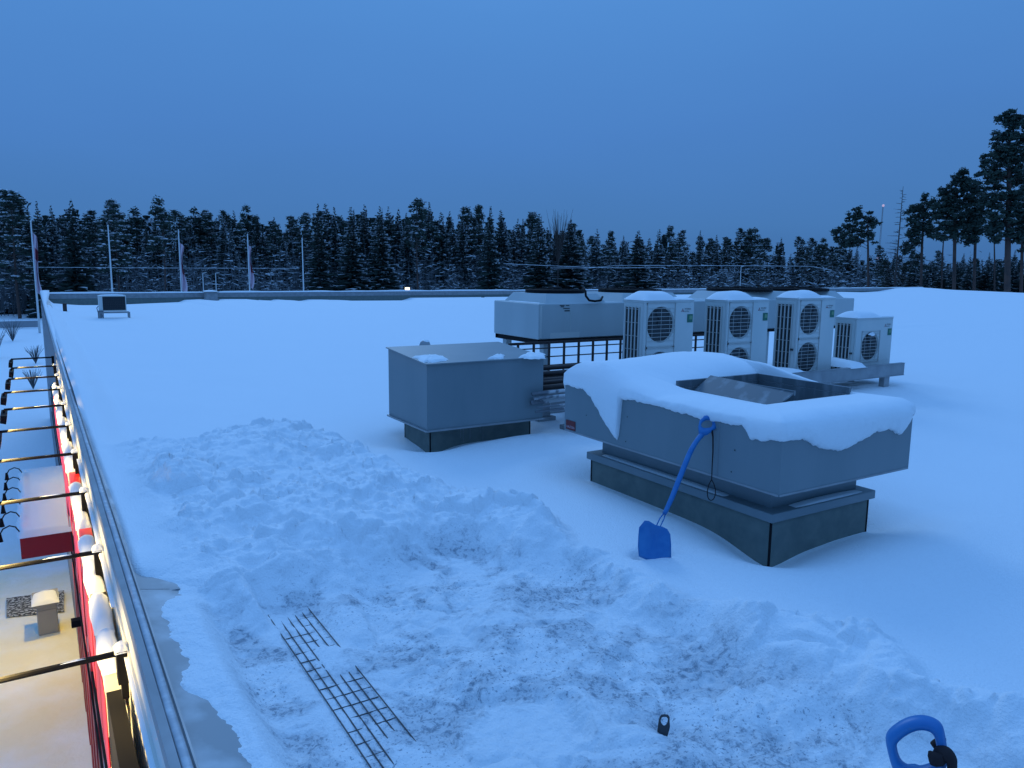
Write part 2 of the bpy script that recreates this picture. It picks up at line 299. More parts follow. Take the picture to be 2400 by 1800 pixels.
idx = np.arange(nx*ny).reshape(ny, nx); q = np.stack([idx[:-1, :-1], idx[:-1, 1:], idx[1:, 1:], idx[1:, :-1]], -1).reshape(-1, 4)
me = bpy.data.meshes.new('roof_snow'); me.vertices.add(len(co)); me.vertices.foreach_set('co', co.ravel()); me.loops.add(q.size); me.loops.foreach_set('vertex_index', q.ravel().astype(np.int32))
me.polygons.add(len(q)); me.polygons.foreach_set('loop_start', np.arange(0, q.size, 4, dtype=np.int32)); me.polygons.foreach_set('loop_total', np.full(len(q), 4, dtype=np.int32)); me.update(calc_edges=True)
me.polygons.foreach_set('use_smooth', [True]*len(q))
at = me.attributes.new('trodden', 'FLOAT', 'POINT'); at.data.foreach_set('value', CL.ravel().astype(np.float32))
ms = mat('roof_snow_surface', (.86, .87, .88), .78, spec=.25); t = ms.node_tree; b = t.nodes['Principled BSDF']
atn = t.nodes.new('ShaderNodeAttribute'); atn.attribute_name = 'trodden'; tcn = t.nodes.new('ShaderNodeTexCoord')
def nn(kind, **kw):
    n_ = t.nodes.new(kind)
    for k, v in kw.items():
        if k in n_.inputs: n_.inputs[k].default_value = v
        else: setattr(n_, k, v)
    return n_
def lk(a, b_): t.links.new(a, b_)
n1 = nn('ShaderNodeTexNoise', Scale=17., Detail=9., Roughness=.78, Distortion=.6); n2 = nn('ShaderNodeTexNoise', Scale=2.6, Detail=7., Roughness=.62, Distortion=.5); vo = nn('ShaderNodeTexVoronoi', Scale=42.)
for q_ in (n1, n2, vo): lk(tcn.outputs['Object'], q_.inputs['Vector'])
r1 = nn('ShaderNodeMapRange'); r1.inputs['From Min'].default_value = .50; r1.inputs['From Max'].default_value = .64; lk(n1.outputs['Fac'], r1.inputs['Value'])
r2 = nn('ShaderNodeMapRange'); r2.inputs['From Min'].default_value = .47; r2.inputs['From Max'].default_value = .56; lk(n2.outputs['Fac'], r2.inputs['Value'])
m1 = nn('ShaderNodeMath', operation='MULTIPLY'); lk(r1.outputs[0], m1.inputs[0]); lk(r2.outputs[0], m1.inputs[1])
m0 = nn('ShaderNodeMath', operation='MULTIPLY_ADD'); lk(r2.outputs[0], m0.inputs[0]); m0.inputs[1].default_value = .34; lk(m1.outputs[0], m0.inputs[2])
n4 = nn('ShaderNodeTexNoise', Scale=55., Detail=4., Roughness=.6); lk(tcn.outputs['Object'], n4.inputs['Vector']); r4 = nn('ShaderNodeMapRange'); r4.inputs['From Min'].default_value = .58; r4.inputs['From Max'].default_value = .66; lk(n4.outputs['Fac'], r4.inputs['Value'])
n5 = nn('ShaderNodeTexNoise', Scale=1.5, Detail=5.); lk(tcn.outputs['Object'], n5.inputs['Vector']); r5 = nn('ShaderNodeMapRange'); r5.inputs['From Min'].default_value = .42; r5.inputs['From Max'].default_value = .60; lk(n5.outputs['Fac'], r5.inputs['Value'])
m5 = nn('ShaderNodeMath', operation='MULTIPLY'); lk(r4.outputs[0], m5.inputs[0]); lk(r5.outputs[0], m5.inputs[1]); m6 = nn('ShaderNodeMath', operation='ADD'); lk(m5.outputs[0], m6.inputs[0]); lk(m0.outputs[0], m6.inputs[1])
m2 = nn('ShaderNodeMath', operation='MULTIPLY', use_clamp=True); lk(m6.outputs[0], m2.inputs[0]); lk(atn.outputs['Fac'], m2.inputs[1])
mx = nn('ShaderNodeMix', data_type='RGBA'); mx.inputs['A'].default_value = (.86, .87, .88, 1); mx.inputs['B'].default_value = (.30, .34, .39, 1)
lk(m2.outputs[0], mx.inputs['Factor']); lk(mx.outputs['Result'], b.inputs['Base Color'])
n3 = nn('ShaderNodeTexNoise', Scale=75., Detail=4.); lk(tcn.outputs['Object'], n3.inputs['Vector'])
ms_ = nn('ShaderNodeMath', operation='MULTIPLY_ADD'); lk(n1.outputs['Fac'], ms_.inputs[0]); lk(atn.outputs['Fac'], ms_.inputs[1]); lk(n3.outputs['Fac'], ms_.inputs[2])
bp = nn('ShaderNodeBump', Strength=.75, Distance=.012); lk(ms_.outputs[0], bp.inputs['Height']); lk(bp.outputs[0], b.inputs['Normal'])
me.materials.append(ms); o = bpy.data.objects.new('roof_snow', me); COL.objects.link(o); tag(o, kind='structure')
def hz(x, y): return float(height(np.array([float(x)]), np.array([float(y)]))[0][0])

# ------------------------------------------------------------------ the building under the roof
B = empty('shop_building', (XL, 0, GZ), 'long flat-roofed shop building with metal parapet and lamp-lit red and white facade', 'building')
def capz(y): return .10 + .25*max(0, min(1, (y-18)/(YF-18)))
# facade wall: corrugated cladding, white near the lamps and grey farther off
def wall_strip(y0, y1, z0, z1, m, x=.300, pitch=.30, depth=.03, name='wall'):
    k = MB(); y = y0; flip = 0; pts = []
    while y < y1-1e-6:
        ye = min(y+pitch/2, y1); xx = x if flip else x+depth; pts += [(xx, y), (xx, ye)]; y = ye; flip ^= 1
    n_ = len(pts); k.raw([(a, b_, z0) for a, b_ in pts]+[(a, b_, z1) for a, b_ in pts], [(i+1, i, n_+i, n_+i+1) for i in range(n_-1)]); return k.build(name, m, B)
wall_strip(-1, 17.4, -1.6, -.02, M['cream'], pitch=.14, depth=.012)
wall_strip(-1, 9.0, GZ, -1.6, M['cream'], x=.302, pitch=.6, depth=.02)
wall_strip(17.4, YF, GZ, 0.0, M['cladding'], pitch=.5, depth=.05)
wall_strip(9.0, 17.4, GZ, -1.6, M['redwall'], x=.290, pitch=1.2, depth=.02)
k = MB(); k.box(.36, YF, GZ, XR, YF+.3, .0); k.build('rear_wall', M['cladding'], B)
k = MB(); k.box(XR, -1, GZ, XR+.3, YF+.3, -.25); k.build('side_wall', M['cladding'], B)
k = MB(); k.poly([(.36, -1, -.45), (XR, -1, -.45), (XR, YF, -.45), (.36, YF, -.45)]); k.build('roof_deck', M['curb'], B)
# parapet cap along the left edge: outer drip lip, narrow top band, inner sheet-metal flashing
ys = [-1, 2, 4, 8, 12, 18, 24, 30, 36, 42, YF+.15]
k = MB(); pr = [(.294, -.03), (.290, -.02), (.292, 0.0), (.296, .02), (.330, .025), (.334, .012), (.372, .012), (.376, .03), (.384, .03), (.388, -.05)]
vs = [(x, y, capz(y)+dz) for y in ys for x, dz in pr]; m_ = len(pr)
k.raw(vs, [(j*m_+i, j*m_+i+1, (j+1)*m_+i+1, (j+1)*m_+i) for j in range(len(ys)-1) for i in range(m_-1)]); k.build('parapet_cap', M['galv'], B)
k = MB(); pr = [(.385, -.012), (.60, -.055), (.602, -.30)]
y = -1
while y < YF-1:
    y2 = min(y+2.79, YF-1); 
    k.raw([(x, yy, capz(yy)+dz-.004*(j % 2)) for yy in (y, y2-.006) for j, (x, dz) in enumerate(pr)], [(0, 1, 4, 3), (1, 2, 5, 4)])
    k.box(.386, y2-.02, capz(y2)-.058, .60, y2+.012, capz(y2)-.0485); y = y2
k.build('cap_flashing', mat('frosty_flashing', (.24, .27, .29), .5, noise=(2.6, (.50, .52, .54), .44, .62)), B)
# white fascia under the cap, with grubby edge
k = MB(); k.box(.297, -1, -.095, .33, 17.4, .074); k.box(.285, -1, -.125, .300, 17.4, -.095); k.build('fascia', M['cream'], B)
# snow lying on the parapet top band
k = MB(); n_ = 420; 
yy = np.concatenate([np.linspace(1.0, 16, 260), np.linspace(16.05, YF, 120)]); rows = []
for y in yy:
    th = .010+.016*max(0, vnoise(np.array([y*2.2]), np.array([1.])) [0]-.25) + .05*max(0, min(1, (y-14)/12)) + .05*max(0, min(1, (y-34)/10)); z = capz(y)+.013
    xo = .334-.03*max(0, min(1, (y-16)/12)); xi = .372+.05*max(0, min(1, (y-14)/10)) + .30*max(0, min(1, (y-36)/11))
    rows.append([(xo, y, z), (xo+.004, y, z+th*.8), (xo+.4*(xi-xo), y, z+th), (xi-.006, y, z+th*.9), (xi, y, z-.03)])
m_ = 5; M['rime'] = mat('rime_on_metal', (.42, .43, .45), .6, noise=(16, (.62, .63, .65), .45, .75))
for rws, mm in ((rows[:200], M['rime']), (rows[199:], M['snow'])):
    k = MB(); k.raw([p for r in rws for p in r], [(j*m_+i, j*m_+i+1, (j+1)*m_+i+1, (j+1)*m_+i) for j in range(len(rws)-1) for i in range(m_-1)]); k.build('parapet_snow', mm, B, smooth=True)
# far parapet
zt = .35
k = MB(); k.box(XL, YF, .02, XR*.995, YF+.28, zt-.06); k.box(XL, YF-.03, .02, XR*.995, YF, .07); k.build('rear_parapet', M['galv'], B)
k = MB(); k.box(XL+.1, YF-.01, -.4, XR*.995, YF+.1, .018); k.build('rear_upstand', M['curb'], B)
k = MB(); xs = np.concatenate([np.linspace(XL-.05, 30, 160), np.linspace(30.3, XR, 160)]); rows = []
for x in xs:
    th = .035+.05*vnoise(np.array([x*.9]), np.array([3.]))[0]
    rows.append([(x, YF-.06, zt-.065), (x, YF-.05, zt-.05+th*.6), (x, YF+.1, zt-.05+th), (x, YF+.3, zt-.05+th*.5), (x, YF+.33, zt-.1)])
k.raw([p for r in rows for p in r], [(j*m_+i, (j+1)*m_+i, (j+1)*m_+i+1, j*m_+i+1) for j in range(len(rows)-1) for i in range(m_-1)]); k.build('rear_parapet_snow', M['snow'], B, smooth=True)
# channel letters with snow on them (seen edge on from above)
def lump(k, x0, x1, y0, y1, z, h, seed, over=.012, nu=7, nv=None, mi=0):
    nv = nv or max(8, int((y1-y0)/.06)); V = []
    for j in range(nv+1):
        v = j/nv
        for i in range(nu+1):
            u = i/nu; a = math.cos((u-.5)*math.pi)**.45 if 0 < u < 1 else 0; bb = (1-abs(2*v-1)**6)**.5 if 0 < v < 1 else 0
            hh = h*(.75+.5*float(fbm(np.array([u*1.5+seed]), np.array([v*(y1-y0)*2.5+seed]), 3, 2)[0]))*a*bb
            ov = over*(1+1.5*float(fbm(np.array([9.+seed]), np.array([v*(y1-y0)*4]), 3, 4)[0]))
            V.append((x0-ov+(x1-x0+2*ov)*u, y0-over+(y1-y0+2*over)*v, z-.01+hh))
    W = nu+1; k.raw(V, [(j*W+i, j*W+i+1, (j+1)*W+i+1, (j+1)*W+i) for j in range(nv) for i in range(nu)], mi)
letters = [(4.52, 5.02), (5.06, 5.60), (5.75, 6.28), (6.32, 6.94), (7.24, 8.0), (8.04, 8.75), (9.36, 10.1), (10.14, 10.85), (11.0, 11.7), (11.74, 13.55), (13.8, 15.0), (15.05, 16.35)]
for i, (a, b_) in enumerate(letters):
    k = MB(); zb = -1.05 if i not in (4, 8) else -1.45
    k.box(.185, a, -.72, .268, a+.14, -.33); k.box(.185, b_-.14, zb, .268, b_, -.33); k.box(.185, a+.14, -.47, .268, b_-.14, -.33); k.box(.185, a, zb, .268, b_-.14, zb+.14)
    L = k.build('sign_letter', M['cream'], B); k = MB(); k.box(.180, a+.004, zb+.004, .1845, b_-.004, -.48); k.build('letter_face', M['red'], L); k = MB(); lump(k, .185, .268, a, b_, -.33, .10, i*3.7, .018); k.build('snow', M['snow'], L, smooth=True)
for a, b_ in ((6.96, 7.22), (8.79, 9.33)): k = MB(); k.box(.19, a, -1.5, .28, b_, -.33); k.build('sign_panel', M['red'], B)
k = MB(); k.box(.26, 4.3, -.60, .284, 16.5, -.56); k.box(.26, 4.3, -1.0, .284, 16.5, -.96); k.build('sign_rail', M['cream'], B)
k = MB(); k.box(.185, 1.6, -1.1, .262, 4.42, -.40); k.build('sign_box', M['black'], B)
k = MB(); lump(k, .272, .300, 2.2, 4.2, -.11, .02, 2.2, .006); lump(k, .268, .296, 4.9, 9.0, -.11, .02, 5.2, .006); lump(k, .268, .296, 9.5, 16.3, -.11, .02, 7.2, .006); k.build('fascia_snow', M['snow'], B, smooth=True)
# slim pipes down the facade edge
k = MB()
for xx, zz in ((.27, -2.2), (.262, -2.6), (.255, -3.1)): k.tube([(xx, 3.0, zz), (xx, 30, zz)], .012, 6)
k.build('conduit', M['black'], B)
# entrance canopy
c0 = az(44, 1248, -2.5); c1 = az(165, 1239, -2.5); yA = 14.45; yB = 19.1; xo = -.47
zb = ay(165, 1293, yA)[2]
k = MB(); k.box(xo, yA, zb, .285, yB, -2.56); can = k.build('canopy', M['deepred'], B)
k = MB(); vs_ = MB()
nu, nv = 16, 70; V = []
for j in range(nv+1):
    for i in range(nu+1):
        u, v = i/nu, j/nv; x = xo-.02+(.3-xo)*u; y = yA-.03+(yB-yA+.05)*v
        e = min(1, min(u*9, v*40, (1-v)*40)); h = .02+.085*e**.5+.03*float(fbm(np.array([x*2]), np.array([y*1.2]), 3, 6)[0]) + (.10*math.exp(-((u-.06)/.07)**2)*(.6+float(fbm(np.array([3.]), np.array([y*2.2]), 3, 7)[0])*1.6) if .05 < v < .9 else 0)
        V.append((x-.03*math.exp(-(u/.06)**2)*float(1+fbm(np.array([1.]), np.array([y*3]), 3, 9)[0]*3), y, -2.57+(h if 0 < v < 1 and u > 0 else 0)))
W = nu+1; k.raw(V, [(j*W+i, j*W+i+1, (j+1)*W+i+1, (j+1)*W+i) for j in range(nv) for i in range(nu)]); k.build('snow', M['snow'], can, smooth=True)
for i, (px, py, hx, hy) in enumerate([(48, 1100, 15, 1112), (45, 1119, 15, 1134), (40, 1141, 9, 1156), (39, 1165, 12, 1176), (39, 1191, 6, 1207), (41, 1222, 0, 1238)]):
    a = ax(px, py, xo); y = yA+.15+(yB-yA-.4)*(1-i/5); a = np.array([xo, y, -2.5])
    k = MB(); P = [a, a+(-.05, 0, .09), a+(-.13, -.02, .13), a+(-.22, -.05, .10), a+(-.27, -.08, .02)]
    k.tube(P, .011, 6); k.lathe([(.0, .05), (.02, .05), (.035, -.06), (.045, -.10), (.0, -.10)], tuple(P[-1]+np.array((0, 0, -.02))), 10); k.build('gooseneck_lamp', M['black'], can)
# canopy downlights
def lamp(name, kind, loc, target, power, col, size=.1, sy_=None, spot=None, parent=None):
    l = bpy.data.lights.new(name, kind); l.energy = power; l.color = col
    if kind == 'AREA': l.spread = math.radians(118); l.shape = 'RECTANGLE'; l.size = size; l.size_y = sy_ or size
    if kind == 'SPOT': l.spot_size = math.radians(spot or 120); l.spot_blend = .8; l.shadow_soft_size = size
    o_ = bpy.data.objects.new(name, l); COL.objects.link(o_); d = Vector(target)-Vector(loc); o_.rotation_euler = d.to_track_quat('-Z', 'Y').to_euler()
    if parent is not None: o_.parent = parent; o_.location = Vector(loc)-world_loc(parent)
    else: o_.location = loc
    return o_
WARM = (1., .70, .10)
lamp('downlight', 'SPOT', (.12, 19.6, -3.2), (-.5, 20.0, -6.5), 340, WARM, .08, spot=140, parent=B)
lamp('downlight', 'SPOT', (.12, 17.0, -3.6), (-.5, 16.8, -6.5), 180, WARM, .08, spot=130, parent=B)
lamp('downlight', 'SPOT', (.1, 12.0, -3.2), (-.8, 12.5, -6.5), 170, (1., .80, .50), .08, spot=150, parent=B)
for yy_ in (19.6, 17.0, 12.0):
    k = MB(); k.box(.13, yy_-.06, -3.22 if yy_ != 17. else -3.62, .30, yy_+.06, -3.12 if yy_ != 17. else -3.52); k.build('wall_lamp', M['black'], B)

# ------------------------------------------------------------------ floodlights on arms along the facade
arms = [(291, 1522), (232, 1296), (200, 1153), (179, 1063), (164, 997), (152, 949), (145, 911), (138, 880), (130, 856), (130, 835)]
ordn = ['nearest the camera', 'second from the camera', 'third from the camera', 'fourth from the camera', 'fifth from the camera', 'sixth from the camera', 'fifth from the far end', 'third from the far end, its lamp head in view', 'second from the far end, its lamp head in view', 'farthest one, at the end of the row']
ordn[6] = 'fourth from the far end, its lamp head in view'
def flood(y, i):
    r = empty('floodlight', (.28, y, -.1), 'black floodlight arm over the facade, ' + ordn[i], 'floodlight', 'floodlight arms along the left facade')
    x1 = -.50+.02*((i*7) % 3)
    k = MB(); k.box(.235, y-.05, -.27, .285, y+.05, -.09); k.box(.25, y-.035, -.36, .283, y+.035, -.27); k.build('bracket', M['black'], r)
    k = MB(); k.tube([(.26, y, -.115), (x1, y, -.118)], .0165, 8); k.tube([(x1, y, -.118), (x1-.005, y, -.20)], .016, 8); k.build('arm', M['black'], r)
    k = MB(); k.hexa([(x1-.05, y-.27, -.26), (x1+.02, y-.27, -.28), (x1+.02, y+.27, -.28), (x1-.05, y+.27, -.26), (x1-.04, y-.27, -.16), (x1+.035, y-.27, -.165), (x1+.035, y+.27, -.165), (x1-.04, y+.27, -.16)]); hd = k.build('lamp_head', M['black'], r)
    if i < 9: k = MB(); lump(k, .232, .288, y-.045, y+.05, -.088, .045, i*1.3, .008, 6, 8); lump(k, -.10-.03*(i % 3), .16, y-.012, y+.012, -.103, .018, i, .0, 5, 6); k.build('snow', M['snow'], r, smooth=True)
    if i < 9: lamp('lamp_beam', 'AREA', (x1+.045, y, -.205), (.28, y, -.66), 24, (1., .73, .24), .06, .5, parent=r)
for i, (px, py) in enumerate(arms): flood(4.26+1.665*i, i)

# ------------------------------------------------------------------ things down on the forecourt
b0 = az(112, 1492, GZ)
r = empty('litter_bin', (-.28, 19.6, GZ), 'grey litter bin with a sloping snow-covered lid on the lit forecourt by the entrance', 'litter bin')
k = MB(); x, y = -.24, 19.75; k.box(x-.20, y-.28, GZ+.02, x+.20, y+.28, GZ+.62, bev=.02); k.build('body', M['bin'], r)
k = MB(); k.box(x-.19, y-.27, GZ+.62, x+.19, y+.27, GZ+.72); k.build('opening', M['bin'], r)
k = MB(); k.hexa([(x-.28, y-.36, GZ+.72), (x+.24, y-.36, GZ+.74), (x+.24, y+.36, GZ+.82), (x-.28, y+.36, GZ+.80), (x-.28, y-.36, GZ+.75), (x+.24, y-.36, GZ+.77), (x+.24, y+.36, GZ+.85), (x-.28, y+.36, GZ+.83)]); ld = k.build('lid', M['bin'], r)
k = MB(); lump(k, x-.29, x+.25, y-.37, y+.37, GZ+.79, .11, 3.3, .0, 10, 12); k.build('snow', M['snow'], ld, smooth=True)
k = MB(); z = GZ+.075; P = [az(15, 1444, z), az(150, 1431, z), az(150, 1383, z), az(15, 1402, z)]; k.hexa([p+(0, 0, -.03) for p in P]+P); tag(k.build('door_mat', M['mat']), 'dark grating mat half covered with snow in front of the entrance beside the litter bin', 'door mat')
# snowy field edge beyond the building: guard rail and shrubs
pa, pb = az(-60, 762, GZ), az(91, 760, GZ)
k = MB(); k.box(-30, 118, GZ+.1, .3, 118.15, GZ+.95); k.box(-30, 117.9, GZ+.95, .3, 118.2, GZ+1.05, mi=1); k.build('x', [M['road'], M['snow']]).name = 'roadside_barrier'
tag(bpy.data.objects['roadside_barrier'], 'low grey roadside barrier with snow on top running across the field left of the roof', 'barrier')

# ------------------------------------------------------------------ small things on the roof
def obj_small_unit():
    x0, x1, y = 1.93, 2.80, 30.6; r = empty('condenser_unit', (2.36, y, 0), 'small outdoor unit on a low stand, alone in the far left roof corner', 'outdoor unit')
    k = MB(); k.box(x0, y, .24, x1, y+.36, .80, bev=.015); k.build('casing', M['ac'], r)
    k = MB(); k.box(x0+.12, y-.006, .28, x1-.03, y-.001, .755); k.build('coil', M['coil'], r)
    k = MB()
    for i in range(13): xx = x0+.13+i*.056; k.box(xx, y-.013, .28, xx+.005, y-.008, .755)
    for i in range(6): zz = .32+i*.08; k.box(x0+.12, y-.0145, zz, x1-.03, y-.0135, zz+.006)
    k.build('guard', M['dark'], r)
    k = MB(); k.box(x0-.03, y-.05, .17, x1+.10, y-.01, .21); k.box(x0-.03, y+.33, .17, x1+.10, y+.37, .21); k.build('frame', M['galv'], r)
    for a, b_ in ((x0-.03, y-.05), (x1+.05, y-.05), (x0-.03, y+.33), (x1+.05, y+.33)):
        k = MB(); k.box(a, b_, -.12, a+.05, b_+.04, .17); k.build('leg', M['galv'], r)
    k = MB(); k.box(x0-.05, y-.03, -.05, x0+.13, y+.02, .27); k.tube([(x0-.02, y+.1, .42), (x0-.07, y+.05, .36), (x0-.04, y, .2), (x0-.02, y, -.1)], .015, 6); k.build('pipe_cover', M['insul'], r)
    k = MB(); lump(k, x0, x1, y, y+.36, .80, .06, 1.1, .01, 8, 8); k.build('snow', M['snow'], r, smooth=True)
obj_small_unit()
p = az(153, 733, 0); k = MB(); k.box(p[0]-.07, p[1], -.15, p[0]+.07, p[1]+.14, .34, bev=.01); k.box(p[0]-.08, p[1]-.01, .34, p[0]+.08, p[1]+.15, .36, mi=0); tag(k.build('roof_post', M['rail']), 'short dark reddish post sticking out of the snow in the far left roof corner', 'post')
p = ay(1133, 703, 46.5); k = MB(); k.box(p[0]-.09, p[1], -.1, p[0]+.09, p[1]+.15, p[2]+.17, bev=.01); tag(k.build('roof_post', M['black']), 'tiny black post by the rear parapet just left of the long condenser', 'post')
p = ay(495, 706, 47.2); r = empty('roof_vent', (p[0], 47.2, p[2]-.1), 'small grey metal vent box with a snowy cap standing against the rear parapet', 'vent')
x = p[0]; z = p[2]-.1; k = MB(); k.box(x-.32, 46.9, z, x+.32, 47.6, z+.62, bev=.02); k.build('housing', M['galv'], r)
k = MB(); k.box(x-.40, 46.82, z+.62, x+.40, 47.7, z+.67); k.build('cap', M['galv'], r); k = MB(); lump(k, x-.4, x+.4, 46.82, 47.7, z+.67, .09, 4, .0, 8, 8); k.build('snow', M['snow'], r, smooth=True)
for dx in (-.42, .34): k = MB(); k.box(x+dx, 46.95, z, x+dx+.07, 47.05, z+.25); k.build('foot', M['galv'], r)
p = ay(996, 812, 15.5); r = empty('dome_vent', (p[0], 15.5, 0), 'small round dome vent peeping over the grey steel box at its left', 'vent')
k = MB(); k.lathe([(.0, .16), (.05, .155), (.10, .12), (.125, .06), (.13, 0), (.09, -.03), (.09, -.4)], (p[0], 15.5, p[2]-.02), 20); k.build('dome', M['galv'], r, smooth=True)
k = MB(); k.lathe([(.0, .175), (.05, .17), (.085, .14), (.09, .125)], (p[0]+.02, 15.5, p[2]-.02), 20); k.build('snow', M['snow'], r, smooth=True)

# ------------------------------------------------------------------ grey steel box with sloping lid (left)
x0, y0, x1, y1 = B2
r = empty('vent_housing', ((x0+x1)/2, (y0+y1)/2, 0), 'plain grey sheet-steel box with sloping lid on a dark curb, left of the large ventilator', 'vent housing')
k = MB(); k.box(*B2C[:2], -.45, *B2C[2:], .18); cb = k.build('curb', M['curb'], r)
for xx, yy_ in ((B2C[0]-.004, B2C[1]-.004), (B2C[2]-.008, B2C[1]-.004), (B2C[0]-.004, B2C[3]-.01)): k = MB(); k.box(xx, yy_, -.4, xx+.012, yy_+.012, .18); k.build('corner_seam', M['black'], cb)
k = MB(); k.hexa([(x0, y0, .19), (x1, y0, .19), (x1, y1, .19), (x0, y1, .19), (x0, y0, .895), (x1, y0, .895), (x1, y1, .975), (x0, y1, .975)]); k.build('casing', M['grey'], r)
k = MB(); k.box(x0-.02, y0-.02, .178, x1+.02, y1+.02, .196); k.build('drip_flange', M['galv'], r)
k = MB(); e = .022; zf = lambda y: .895+(y-y0)/(y1-y0)*.08
k.hexa([(x0-e, y0-e, zf(y0)+.0), (x1+e, y0-e, zf(y0)+.0), (x1+e, y1+e, zf(y1)+.0), (x0-e, y1+e, zf(y1)+.0), (x0-e, y0-e, zf(y0)+.012), (x1+e, y0-e, zf(y0)+.012), (x1+e, y1+e, zf(y1)+.012), (x0-e, y1+e, zf(y1)+.012)]); lid = k.build('lid', M['grey'], r)
def blob(k, pts, h, seed=0, mi=0, slope=None, nr=7, na=26):
    c = np.mean(pts, 0); V = [(c[0], c[1], c[2]+h)]; P = [np.array(p_) for p_ in pts]; n_ = len(P); rim = []
    for a in range(na):
        t_ = a/na*n_; i = int(t_); f = t_-i; rim.append(P[i % n_]*(1-f)+P[(i+1) % n_]*f)
    for rr in range(1, nr+1):
        q_ = rr/nr
        for a in range(na):
            d = rim[a]-c; wob = 1+.12*math.sin(a*2.7+seed)*q_+.06*math.sin(a*7.1+seed*2); p_ = c+d*q_*wob; V.append((p_[0], p_[1], p_[2]+h*math.sqrt(max(0, 1-q_**2.6))*(1+.2*math.sin(a*1.3+rr+seed))-.002))
    F = [(0, 1+a, 1+(a+1) % na) for a in range(na)]
    for rr in range(nr-1):
        for a in range(na): F.append((1+rr*na+a, 1+(rr+1)*na+a, 1+(rr+1)*na+(a+1) % na, 1+rr*na+(a+1) % na))
    k.raw(V, F, mi)
def onlid(px, py): 
    y = y0
    for _ in range(8): q_ = az(px, py, zf(y)+.013); y = q_[1]
    return q_
for bl_ in (([onlid(972, 838), onlid(1000, 834), onlid(1040, 836), onlid(1052, 844), onlid(1010, 851), onlid(992, 850)], .035, 1),
([onlid(1143, 842), onlid(1165, 832), onlid(1182, 833), onlid(1180, 841)], .028, 2),
([onlid(1215, 838), onlid(1240, 828), onlid(1275, 830), onlid(1280, 840), onlid(1240, 842)], .035, 3)): k = MB(); blob(k, *bl_); k.build('snow_patch', M['snow'], lid, smooth=True)
k = MB(); lump(k, x0+.55, x1-.1, y0-.022, y0-.002, .195, .010, 3, .0, 5, 10); 
for a, w_, zl in ((.50, .006, .02), (.54, .004, -.03), (.62, .008, .0), (.75, .006, .05), (.79, .003, -.05)): k.box(x0+a, B2C[1]-.003, zl, x0+a+w_, B2C[1]-.001, .17)
k.build('frost', mat('frost_streaks', (.22, .24, .25), .8), cb)

# ------------------------------------------------------------------ large ventilator hood
x0, y0, x1, y1 = HOOD; zb, zt_ = .425, .855; cx0, cy0, cx1, cy1 = CURB
r = empty('roof_ventilator', ((x0+x1)/2, (y0+y1)/2, 0), 'large grey steel roof ventilator with a deep snow cap and open dampers on top', 'roof ventilator')
k = MB(); k.box(cx0, cy0, -.45, cx1, cy1, .168); cb = k.build('curb', M['curb'], r)
for a, b_ in ((cx0-.005, cy0-.005), (cx1-.008, cy0-.005), (cx0-.005, cy1-.008)): k = MB(); k.box(a, b_, -.44, a+.013, b_+.013, .166); k.build('corner_seam', M['black'], cb)
k = MB(); e = .035; k.box(cx0-e, cy0-e, .17, cx1+e, cy1+e, .235, bev=.004); lip = k.build('curb_flange', M['grey'], r)
k = MB(); f_ = .09
lump(k, cx0-e+.01, cx0+f_, cy0+.4, cy1-.1, .236, .028, 5, 0, 6, 30); lump(k, cx0+.2, cx1-.05, cy0-e+.01, cy0+f_-.02, .236, .028, 8, 0, 20, 7); k.build('snow', M['snow'], lip, smooth=True)
k = MB(); nx0, ny0, nx1, ny1 = cx0+.075, cy0+.075, cx1-.055, cy1-.06; k.box(nx0, ny0, .235, nx1, ny1, zb+.02); k.build('neck', M['grey'], r)
# hood: four outer walls, soffit, top frame round the opening, shaft walls inside
ox0, oy0, ox1, oy1 = 4.55, 3.74, 5.50, 4.62; t_ = .004
k = MB()
k.poly([(x0, y0, zb), (x1, y0, zb), (x1, y0, zt_), (x0, y0, zt_)]); k.poly([(x0, y1, zb), (x0, y0, zb), (x0, y0, zt_), (x0, y1, zt_)])
k.poly([(x1, y0, zb), (x1, y1, zb), (x1, y1, zt_), (x1, y0, zt_)]); k.poly([(x1, y1, zb), (x0, y1, zb), (x0, y1, zt_), (x1, y1, zt_)]); k.poly([(x0, y1, zb), (x1, y1, zb), (x1, y0, zb), (x0, y0, zb)])
O = [(ox0, oy0), (ox1, oy0), (ox1, oy1), (ox0, oy1)]; E_ = [(x0, y0), (x1, y0), (x1, y1), (x0, y1)]
for i in range(4): j = (i+1) % 4; k.poly([(*E_[i], zt_), (*E_[j], zt_), (*O[j], zt_), (*O[i], zt_)])
k.build('hood', M['grey'], r)
k = MB()
for i in range(4): j = (i+1) % 4; k.poly([(*O[j], .925), (*O[i], .925), (*O[i], .60), (*O[j], .60)])
for i in range(4): pass
k.box(ox0-.03, oy1, .93, ox1+.03, oy1+.03, .985); k.box(ox1, oy0-.03, .93, ox1+.03, oy1+.03, .985)
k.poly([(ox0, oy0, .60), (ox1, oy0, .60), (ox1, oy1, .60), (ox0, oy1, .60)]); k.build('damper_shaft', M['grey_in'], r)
k = MB(); A = [(4.87, 4.60, 1.015), (4.87, 3.74, .99)]; Bq = [(4.60, 3.80, .80), (4.60, 4.60, .83)]
k.hexa([(*A[0][:2], A[0][2]-.012), (*A[1][:2], A[1][2]-.012), Bq[0], Bq[1], A[0], A[1], (Bq[0][0]-.01, Bq[0][1], Bq[0][2]+.012), (Bq[1][0]-.01, Bq[1][1], Bq[1][2]+.012)])
k.box(4.865, 3.74, .965, 4.885, 4.60, 1.0); fl = k.build('damper_blade', M['grey_in'], r)
